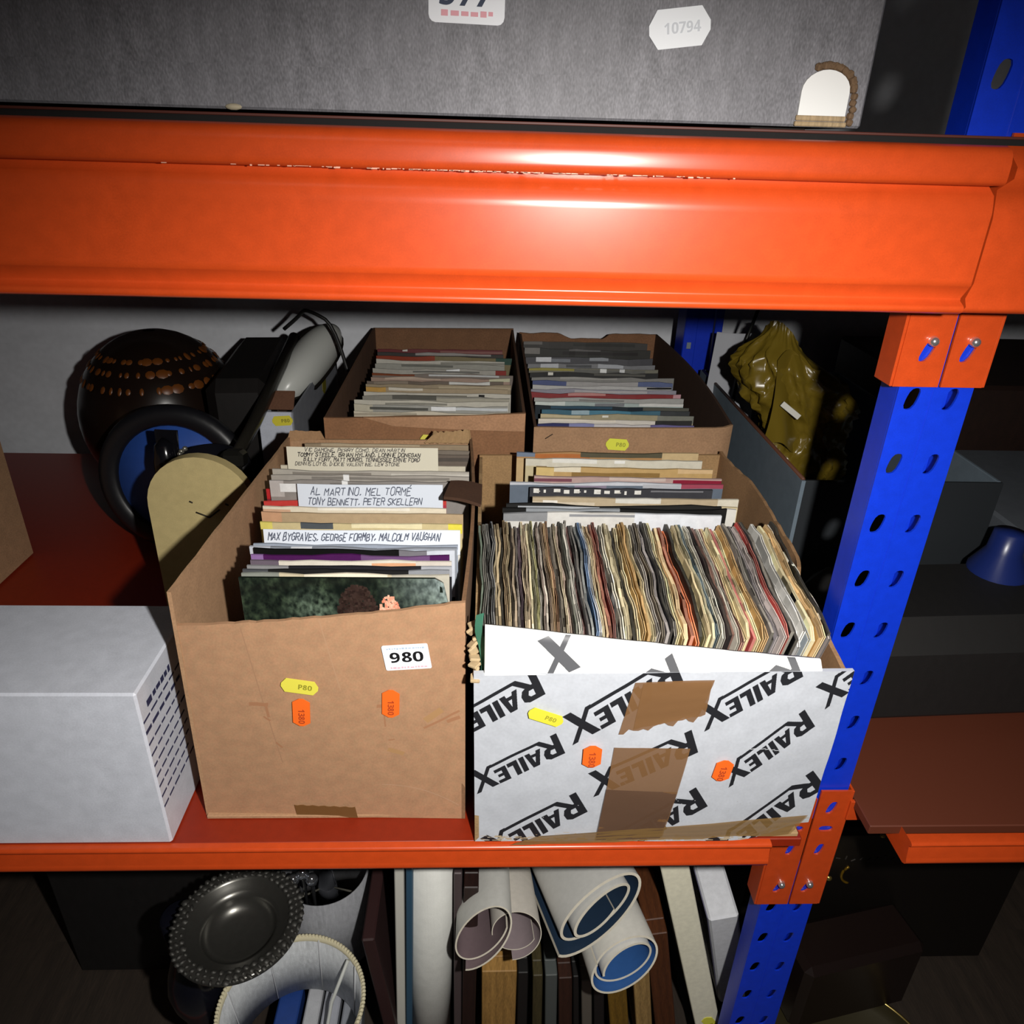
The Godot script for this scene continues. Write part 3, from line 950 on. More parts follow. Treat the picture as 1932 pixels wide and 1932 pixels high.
func woodland() -> ImageTexture:
	var im := Image.create(512, 512, false, Image.FORMAT_RGB8)
	var a := FastNoiseLite.new()
	a.seed = 77
	a.frequency = 0.012
	a.fractal_octaves = 5
	for y in range(0, 512, 2):
		for x in range(0, 512, 2):
			var t := 0.5 + 0.8 * a.get_noise_2d(x * 1.0, y * 1.0)
			var b := 0.5 + 0.9 * a.get_noise_2d(x * 4.0 + 600.0, y * 4.0)
			var c := Color(0.06, 0.085, 0.075).lerp(Color(0.23, 0.28, 0.21), clampf(t * b * 1.3, 0.0, 1.0))
			var e := Vector2((x - 175.0) / 90.0, (y - 70.0) / 60.0).length()
			c = c.lerp(Color(0.46, 0.53, 0.47), clampf(1.0 - e, 0.0, 1.0) * clampf(b, 0.0, 1.0))
			c = c.lerp(Color(0.66, 0.72, 0.72), clampf((x - 330.0) / 200.0, 0.0, 1.0) * clampf(1.1 - y / 180.0, 0.0, 1.0) * (0.5 + 0.5 * clampf(b, 0.0, 1.0)))
			im.fill_rect(Rect2i(x, y, 2, 2), c)
	for k in 900:
		var t := rng.randf() * TAU
		var r := sqrt(rng.randf())
		var p := Vector2(282 + 50 * r * cos(t), 78 + 66 * r * sin(t))
		im.fill_rect(Rect2i(int(p.x), int(p.y), 7, 6), Color(0.14, 0.1, 0.09).lerp(Color(0.25, 0.19, 0.17), rng.randf()))
	for k in 240:
		var t := rng.randf() * TAU
		var r := sqrt(rng.randf())
		var p := Vector2(363 + 24 * r * cos(t), 66 + 32 * r * sin(t))
		im.fill_rect(Rect2i(int(p.x), int(p.y), 5, 5), Color(0.86, 0.5, 0.4).lerp(Color(0.95, 0.72, 0.62), rng.randf()))
	for k in 90:
		im.fill_rect(Rect2i(350 + rng.randi_range(0, 46), 84 + rng.randi_range(0, 40), 6, 5), Color(0.1, 0.06, 0.06))
	return ImageTexture.create_from_image(im)

# rows of sleeves standing across a carton; row = [z, y top, x0, x1, words, base, patches, thickness]
func stand_rows(rows: Array, floor_y: float, lean: float, wave: float, where: String, grp: String, kind := "record_sleeve") -> void:
	var n := 0
	var m := vmat(0.42, T.fine, 12.0)
	for r in rows:
		n += 1
		var w: float = r[3] - r[2]
		var words: String = r[4]
		var at := Vector3((r[2] + r[3]) / 2.0, r[1], r[0])
		var h: float = r[1] - floor_y
		if r[5] == "": 
			label_card(words, at, w, h)
			continue
		if r[5] == "PICTURE":
			var o := thing("picture_sleeve", "glossy sleeve with a dark green woodland picture, front-most in the brown carton", "record", at, grp)
			var st := mk()
			panel(st, Vector3(-w / 2, -h, 0.004), Vector3(w / 2, -h, 0.004), Vector3(w / 2, 0, 0), Vector3(-w / 2, 0, 0), 0.0022, 16, 10, func(u: float, v: float) -> Vector3:
				var k := smoothstep(0.95, 1.0, u) * smoothstep(0.93, 1.0, v)
				return Vector3(-0.004 * k, -0.007 * k, -0.004 * k))
			part("cover", st, uvmat(woodland(), 0.25), o)
			continue
		var st := mk()
		sleeve_mesh(st, w, h, r[7], r[5], r[6], wave, lean, n + int(at.x * 100.0))
		var lab := "%s, %s from the front in %s" % [words, ordinal(n), where]
		var o := part(kind, st, m, self)
		o.position = at
		tag(o, lab, "record", grp)

func label_card(which: String, at: Vector3, w: float, h: float) -> void:
	var tex: ImageTexture
	var lab := ""
	var vis := 0.034
	if which == "CARD1":
		lab = "cream handwritten divider card with four crowded lines, back of the brown carton"
		vis = 0.030
		tex = handwriting(1024, 128, "dcd6c2", [["VIC DAMONE, PERRY COMO, DEAN MARTIN", 120, 24, 19, 22, 1.8, "4a4644"], ["TOMMY STEELE, BRIAN HYLAND, LONNIE DONEGAN", 70, 50, 20, 22, 2.2, "2f2c2b"], ["BILLY FURY, MATT MONRO, TENNESSEE ERNIE FORD", 110, 76, 20, 20, 2.2, "4a4644"], ["DENNIS LOTIS, DICKIE VALENTINE, LEW STONE", 50, 100, 18, 20, 1.8, "56524e"]])
	elif which == "CARD2":
		lab = "white handwritten divider card reading Al Martino, middle of the brown carton"
		vis = 0.036
		tex = handwriting(1024, 160, "d3dae6", [["AL MARTINO, MEL TORMÉ", 90, 56, 38, 38, 2.6, "4a5060"], ["TONY BENNETT, PETER SKELLERN", 65, 106, 34, 31, 2.6, "4a5060"]])
	else:
		lab = "white handwritten divider card with one line, nearest the front of the brown carton"
		vis = 0.026
		tex = handwriting(1024, 110, "d6dde8", [["MAX BYGRAVES, GEORGE FORMBY, MALCOLM VAUGHAN", 20, 46, 32, 22, 2.4, "4c5262"]])
	var o := thing("divider_card", lab, "divider card", at, "handwritten divider cards")
	var st := mk()
	panel(st, Vector3(-w / 2, -vis, 0.002), Vector3(w / 2, -vis, 0.002), Vector3(w / 2, 0, -0.001), Vector3(-w / 2, 0, -0.001), 0.0006, 16, 4, func(u: float, v: float) -> Vector3: return Vector3(0, 0, 0.0012 * sin(u * 5.0)))
	part("written_strip", st, uvmat(tex, 0.6), o)
	st = mk()
	panel(st, Vector3(-w / 2, -h, 0.004), Vector3(w / 2, -h, 0.004), Vector3(w / 2, -vis, 0.002), Vector3(-w / 2, -vis, 0.002), 0.0006, 2, 2)
	part("card_body", st, mat("cfccc4", 0.7), o)

func records_left() -> void:
	var rows := [
		[-0.5637, 1.06, -0.2095, -0.0286, "sleeve with a dark green woodland picture", "PICTURE", [], 0.003],
		[-0.5699, 1.06, -0.209, -0.0275, "cream sleeve with a white arc", "cfc3a6", [[0, 0.18, 0, 0.1, "8c8f88"], [0.3, 0.7, 0, 0.004, "efe6cf"], [0.72, 1, 0, 0.1, "b9b4a6"]], 0.002],
		[-0.577, 1.06, -0.2097, -0.0278, "black sleeve with grey corners", "1d1d1f", [[0, 0.12, 0, 0.02, "4d4f52"], [0.8, 1, 0, 0.012, "8d8f96"]], 0.002],
		[-0.5835, 1.06, -0.2078, -0.0261, "black and white sleeve", "26262a", [[0, 0.2, 0, 0.006, "8a8a8c"], [0.85, 1, 0, 0.01, "a7a9b0"]], 0.002],
		[-0.5928, 1.06, -0.2075, -0.0265, "cream and peach sleeve", "d9d2c4", [[0, 0.14, 0, 0.012, "6b5f6c"], [0.6, 0.82, 0.002, 0.05, "d9a37c"], [0.82, 1, 0, 0.1, "cfc6bc"]], 0.002],
		[-0.6033, 1.06, -0.2095, -0.0289, "purple sleeve", "4a1a52", [[0, 0.06, 0, 0.1, "8c6aa0"], [0.55, 0.9, 0, 0.005, "6c4d78"]], 0.002],
		[-0.6131, 1.06, -0.2102, -0.0243, "black sleeve with a silver right end", "111114", [[0.72, 0.86, 0, 0.05, "77757c"], [0.86, 1, 0, 0.05, "c9ced8"]], 0.002],
		[-0.6171, 1.06, -0.2152, -0.0225, "clear plastic sleeve with a silver sheen", "8e939d", [[0, 0.1, 0, 0.02, "c4c9d4"], [0.1, 0.5, 0.003, 0.009, "6d7078"], [0.5, 0.95, 0.002, 0.008, "a9b2c0"], [0.2, 0.3, 0, 0.003, "e6e9ee"]], 0.0025],
		[-0.6222, 1.06, -0.2127, -0.0217, "blue-grey plastic sleeve", "9aa3b2", [[0.1, 0.6, 0.003, 0.006, "757c88"], [0.6, 1, 0.004, 0.01, "c3ccda"]], 0.002],
		[-0.6518, 1.06, -0.2116, -0.0205, "CARD3", "", [], 0.0008],
		[-0.6662, 1.06, -0.2185, -0.0188, "yellowish sleeve with a dark arc", "c9b98e", [[0, 0.06, 0, 0.02, "d9cd6d"], [0.2, 0.36, 0, 0.006, "50565a"], [0.45, 0.8, 0, 0.005, "e6dbb4"], [0.93, 1, 0, 0.01, "e0d34e"]], 0.002],
		[-0.6883, 1.06, -0.2232, -0.0184, "plain tan paper sleeve", "b39c7c", [[0, 0.1, 0, 0.03, "c79b7a"], [0.1, 0.9, 0.012, 0.014, "9a8468"]], 0.002],
		[-0.7014, 1.06, -0.2251, -0.0363, "cream paper sleeve with a folded top", "e0d6c0", [[0, 0.15, 0.003, 0.03, "d0a98c"], [0.3, 0.8, 0, 0.003, "efe9da"]], 0.002],
		[-0.758, 1.06, -0.2025, -0.0429, "CARD2", "", [], 0.0008],
		[-0.764, 1.0367, -0.2424, -0.0394, "scarlet sleeve", "c8403c", [[0, 0.12, 0.006, 0.02, "b12e2e"], [0.9, 1, 0.004, 0.02, "b3394a"]], 0.002],
		[-0.7678, 1.06, -0.2349, -0.0139, "clear plastic sleeve with a white glint", "8f8a86", [[0, 0.07, 0, 0.02, "b9b3b0"], [0.05, 0.16, 0.004, 0.014, "e9e9ea"], [0.3, 0.7, 0.003, 0.007, "75706d"], [0.36, 0.39, 0, 0.01, "f4f4f4"]], 0.002],
		[-0.772, 1.0469, -0.241, -0.0169, "dark red sleeve", "8a2230", [[0, 0.1, 0, 0.012, "b8272b"], [0.88, 0.95, 0, 0.02, "d8a9bf"], [0.95, 1, 0, 0.008, "f0eef2"]], 0.002],
		[-0.7823, 1.06, -0.2362, -0.0142, "grey paper sleeve", "a7a198", [[0.2, 0.9, 0.002, 0.005, "837d76"], [0.36, 0.39, 0, 0.01, "f2f2f2"]], 0.002],
		[-0.7957, 1.06, -0.2383, -0.0144, "pale grey plastic sleeve", "b3ada3", [[0.1, 0.5, 0.002, 0.006, "8d867d"], [0.6, 1, 0.003, 0.006, "c9c4ba"]], 0.002],
		[-0.8664, 1.06, -0.2393, -0.0542, "CARD1", "", [], 0.0008],
		[-0.872, 1.0337, -0.2499, -0.0205, "cream sleeve showing at the right", "d9d1bd", [[0.1, 0.6, 0.002, 0.006, "b7ae9b"]], 0.002],
		[-0.88, 1.0456, -0.2309, -0.016, "brown-grey sleeve", "6f645b", [[0.7, 1, 0.003, 0.008, "57504b"]], 0.002],
		[-0.889, 1.0476, -0.2353, -0.0155, "mottled grey-brown sleeve", "81766b", [[0.2, 0.4, 0, 0.004, "a59a8c"]], 0.002],
		[-0.898, 1.0527, -0.2242, -0.017, "worn fawn sleeve", "9c8a72", [[0.1, 0.7, 0, 0.003, "b8a78c"]], 0.002],
	]
	stand_rows(rows, 0.8055, 0.03, 0.0022, "the tall brown carton", "records in the tall brown carton")

func carton_right() -> void:
	var o := thing("record_carton", "white carton with slanted black lettering and brown tape, packed with records", "carton")
	var marks := [[0.0462, 1.0113, -0.0268, 0.9588], [0.0675, 0.9436, -0.0005, 0.8969], [0.1608, 1.0252, 0.0823, 0.9657], [0.186, 0.9475, 0.1082, 0.8989], [0.2647, 1.0255, 0.1974, 0.9756], [0.283, 0.9672, 0.2248, 0.9073], [0.3531, 1.0575, 0.2959, 0.9958], [0.0889, 0.8721, 0.0112, 0.8103], [0.1987, 0.8793, 0.1239, 0.8104], [0.307, 0.8866, 0.23, 0.8092]]
	var x0 := -0.004
	var x1 := 0.318
	var y0 := 0.803
	var y1 := 1.008
	var ink := hexc("1c1d22")
	var W := 1600
	var H := 1018
	var im := Image.create(W, H, false, Image.FORMAT_RGB8)
	var white := hexc("b9bdc5")
	im.fill(white)
	var a := FastNoiseLite.new()
	a.seed = 15
	a.frequency = 0.01
	for y in range(0, H, 4):
		for x in range(0, W, 4):
			im.fill_rect(Rect2i(x, y, 4, 4), white * (1.0 + 0.035 * a.get_noise_2d(x * 1.0, y * 1.0) + 0.03 * a.get_noise_2d(x * 5.0, y * 5.0)))
	var px := func(x: float, y: float) -> Vector2: return Vector2((x - x0) / (x1 - x0) * W, (y1 - y) / (y1 - y0) * H)
	for k in marks:
		var ro: Vector2 = px.call(k[0], k[1])
		var rx: Vector2 = px.call(k[2], k[3])
		wordmark(im, ro, rx, (rx - ro).length() / 3.45, ink, white)
	# dirt along the foot, faint dotted scuffs
	for k in 260:
		var x := rng.randi_range(0, W - 30)
		var y := H - int(absf(rng.randfn(0.0, 26.0))) - 6
		if y > 0 and y < H - 6: im.fill_rect(Rect2i(x, y, rng.randi_range(6, 40), rng.randi_range(2, 7)), hexc("b39a72").lerp(white, rng.randf() * 0.7))
	for k in 40:
		im.fill_rect(Rect2i(rng.randi_range(300, 1500), rng.randi_range(700, 860), 5, 4), hexc("a9abb0"))
	for k in 12:
		stroke(im, Vector2(1180 + k * 22, 420 - k * 4 + k * k * 0.8), Vector2(1202 + k * 22, 416 - k * 4 + k * k * 0.9), 2.0, hexc("b9bcc2"))
		stroke(im, Vector2(640 + k * 9, 560 + k * 11), Vector2(649 + k * 9, 571 + k * 11), 1.4, hexc("bfc2c8"))
	var st := mk()
	panel(st, Vector3(-0.003, y0, -0.503), Vector3(0.3185, y0, -0.5), Vector3(0.3175, y1 + 0.003, -0.4985), Vector3(-0.005, y1 - 0.001, -0.4995), 0.004, 40, 20, func(u: float, v: float) -> Vector3:
		var lift := smoothstep(0.72, 1.0, u) * (1.0 - v)
		return Vector3(0.0, 0.021 * lift * lift, 0.004 * sin(PI * u) * sin(PI * v) + 0.0015 * nz.get_noise_2d(u * 40.0, v * 40.0) - 0.004 * lift))
	part("front_panel", st, uvmat(ImageTexture.create_from_image(im), 0.55), o)
	# white flap standing above the crease
	var fw := 1024
	var fh := 166
	var fm := Image.create(fw, fh, false, Image.FORMAT_RGB8)
	fm.fill(hexc("f1f1ee"))
	var grey := hexc("55565a")
	var pf := func(x: float, y: float) -> Vector2: return Vector2((x - 0.004) / 0.286 * fw, (1.0525 - y) / 0.0465 * fh)
	for k in [marks[2], marks[4], [0.164, 1.091, 0.060, 1.039]]:
		var ro: Vector2 = pf.call(k[0], k[1])
		var rx: Vector2 = pf.call(k[2], k[3])
		wordmark(fm, ro, rx, (rx - ro).length() / 3.45, grey, hexc("f1f1ee"), k[0] == 0.164)
	st = mk()
	var ff := func(u: float, v: float) -> Vector3:
		var x := lerpf(0.004, 0.290, u)
		var lo := lerpf(1.0055, 1.0105, u)
		var hi := lerpf(1.0520, 1.0175, u) - 0.0018 * sin(PI * u)
		return Vector3(x, lerpf(lo, hi, v) + v * nz.get_noise_2d(u * 150.0, 7.0) * 0.0008, -0.4995 - 0.007 * v)
	var fl := mk()
	fl.set_smooth_group(1)
	for i in 30:
		for j in 4:
			var c := []
			var t := []
			for q in [[i, j], [i + 1, j], [i + 1, j + 1], [i, j + 1]]:
				var p: Vector3 = ff.call(q[0] / 30.0, q[1] / 4.0)
				c.append(p)
				var w: Vector2 = pf.call(p.x, p.y)
				t.append(Vector2(w.x / fw, w.y / fh))
			quv(fl, c[0], c[1], c[2], c[3], t[0], t[1], t[2], t[3])
			var b := Vector3(0, -0.0003, -0.003)
			fl.set_uv(Vector2(0.01, 0.99))
			quad(fl, c[3] + b, c[2] + b, c[1] + b, c[0] + b)
			if j == 3: quad(fl, c[3], c[2], c[2] + b, c[3] + b)
			if i == 0: quad(fl, c[0] + b, c[0], c[3], c[3] + b)
	part("front_flap", fl, uvmat(ImageTexture.create_from_image(fm), 0.5), o, "bright white flap standing above the crease")
	st = mk()
	panel(st, Vector3(0.3180, 0.826, -0.5065), Vector3(0.330, 0.800, -0.95), Vector3(0.330, 1.024, -0.95), Vector3(0.3170, 1.004, -0.5045), 0.004, 40, 6, func(u: float, v: float) -> Vector3:
		var b := smoothstep(0.26, 0.42, u) * (1.0 - smoothstep(0.75, 1.0, u))
		return Vector3(0.017 * b * v, v * (nz.get_noise_2d(u * 260.0, 5.0) * 0.003 + 0.004 * smoothstep(0.0, 0.2, u)), 0))
	part("side_panel", st, mat("a47e58", 0.85, 0.0, T.fibre, 7.0), o)
	st = mk()
	panel(st, Vector3(-0.003, 0.800, -0.95), Vector3(-0.003, 0.803, -0.503), Vector3(-0.005, 1.004, -0.5005), Vector3(-0.003, 1.018, -0.95), 0.004, 30, 6, func(u: float, v: float) -> Vector3: return Vector3(0, v * nz.get_noise_2d(u * 260.0, 25.0) * 0.006, 0))
	part("side_panel", st, mat("a98a62", 0.85, 0.0, T.fibre, 7.0), o)
	st = mk()
	panel(st, Vector3(0.330, 0.800, -0.95), Vector3(-0.003, 0.800, -0.95), Vector3(-0.003, 1.019, -0.95), Vector3(0.330, 1.024, -0.95), 0.004, 16, 4)
	part("back_panel", st, mat("ad8a5f", 0.85, 0.0, T.fibre, 7.0), o)
	st = mk()
	abox(st, Vector3(0.002, 0.8002, -0.945), Vector3(0.314, 0.805, -0.508), 0.0005)
	part("base_panel", st, mat("a98a62", 0.85), o)
	# parcel tape
	var tp := film("83603f", 0.74, 0.25)
	var tp2 := film("6a5040", 0.6, 0.25)
	var face := func(x: float, y: float, k: float) -> Vector3:
		var u := (x - x0) / (x1 - x0)
		var v := (y - y0) / (y1 - y0)
		return Vector3(x, y, -0.4995 + 0.004 * sin(PI * clampf(u, 0, 1)) * sin(PI * clampf(v, 0, 1)) + 0.0015 * nz.get_noise_2d(u * 40.0, v * 40.0) + 0.0012 + k)
	var strip := func(called: String, c: Array, m: Material, k: float, lab: String, rough_end := 0.0) -> void:
		var s2 := mk()
		sheet(s2, 16, 8, func(u: float, v: float) -> Vector3:
			var p: Vector2 = (c[0] as Vector2).lerp(c[1], u).lerp((c[3] as Vector2).lerp(c[2], u), v)
			p.y += rough_end * (1.0 - v) * nz.get_noise_2d(u * 90.0, 3.0)
			return face.call(p.x, p.y, k + 0.0004 * sin(v * 21.0 + u * 3.0)), 0.0)
		part(called, s2, m, o, lab)
	strip.call("tape", [Vector2(0.1215, 0.948), Vector2(0.190, 0.962), Vector2(0.199, 1.0015), Vector2(0.131, 1.0), ], tp, 0.0, "torn brown tape at the top middle", 0.012)
	strip.call("tape", [Vector2(0.134, 0.951), Vector2(0.195, 0.966), Vector2(0.197, 1.000), Vector2(0.138, 0.999)], tp, 0.0004, "", 0.002)
	strip.call("tape", [Vector2(0.113, 0.812), Vector2(0.176, 0.814), Vector2(0.187, 0.928), Vector2(0.119, 0.930)], tp, 0.0, "brown tape running to the foot")
	strip.call("tape", [Vector2(0.112, 0.810), Vector2(0.174, 0.812), Vector2(0.182, 0.876), Vector2(0.116, 0.880)], tp2, 0.0004, "")
	strip.call("tape", [Vector2(0.03, 0.8045), Vector2(0.300, 0.815), Vector2(0.312, 0.841), Vector2(0.06, 0.817)], film("8a6c42", 0.7, 0.3), 0.0006, "crumpled brown tape along the foot", 0.004)
	var z := -0.4935
	sticker(o, Vector3(0.0570, 0.9640, z - 0.002), face_basis(-22.0), 0.032, 0.0125, "d9d23c", "9a942a", "P80")
	sticker(o, Vector3(0.1000, 0.9205, z), face_basis(-90.0), 0.0255, 0.0165, "f0661a", "a83e10", "1380")
	sticker(o, Vector3(0.2195, 0.9030, z), face_basis(-97.0), 0.0250, 0.0160, "f0661a", "a83e10", "1380")
	# ragged green and white paper torn at the left corner
	st = mk()
	panel(st, Vector3(0.0, 0.99, -0.512), Vector3(0.006, 0.992, -0.508), Vector3(0.003, 1.055, -0.52), Vector3(-0.003, 1.05, -0.524), 0.0008, 4, 8, func(u: float, v: float) -> Vector3: return Vector3(0.002 * sin(v * 6.0), 0, 0.003 * sin(v * 9.0)))
	part("torn_paper", st, mat("3f7a62", 0.7), o, "torn green paper at the left corner")
	st = mk()
	for k in 9:
		var p := Vector3(-0.006 + rng.randf_range(-0.002, 0.004), 1.0 + 0.004 * k, -0.503 - 0.004 * k)
		rbox(st, Transform3D(Basis.from_euler(Vector3(rng.randf() * 2.0, rng.randf() * 2.0, rng.randf())), p), Vector3(0.008, 0.009, 0.003), 0.001)
	part("frayed_corner", st, mat("c2aa84", 0.9, 0.0, T.fibre, 20.0), o, "frayed cardboard at the left corner")

func tone_name(h: String) -> String:
	var pal := {"black": "151515", "charcoal": "3a3a3c", "grey": "7d7b78", "pale grey": "b8b4ae", "tan": "b09870", "brown": "7a5c42", "cream": "d9c8a0", "red": "a03a3a", "maroon": "6a2028", "orange": "d86428", "blue": "4a74a0", "dark green": "204a40", "olive": "8a8654", "purple": "4c2c4e", "golden": "b08440", "white": "d8d4cc"}
	var c := hexc(h)
	var best := "grey"
	var bd := 9.0
	for k: String in pal:
		var q := hexc(pal[k])
		var d := Vector3(c.r - q.r, c.g - q.g, c.b - q.b).length()
		if d < bd:
			bd = d
			best = k
	return best

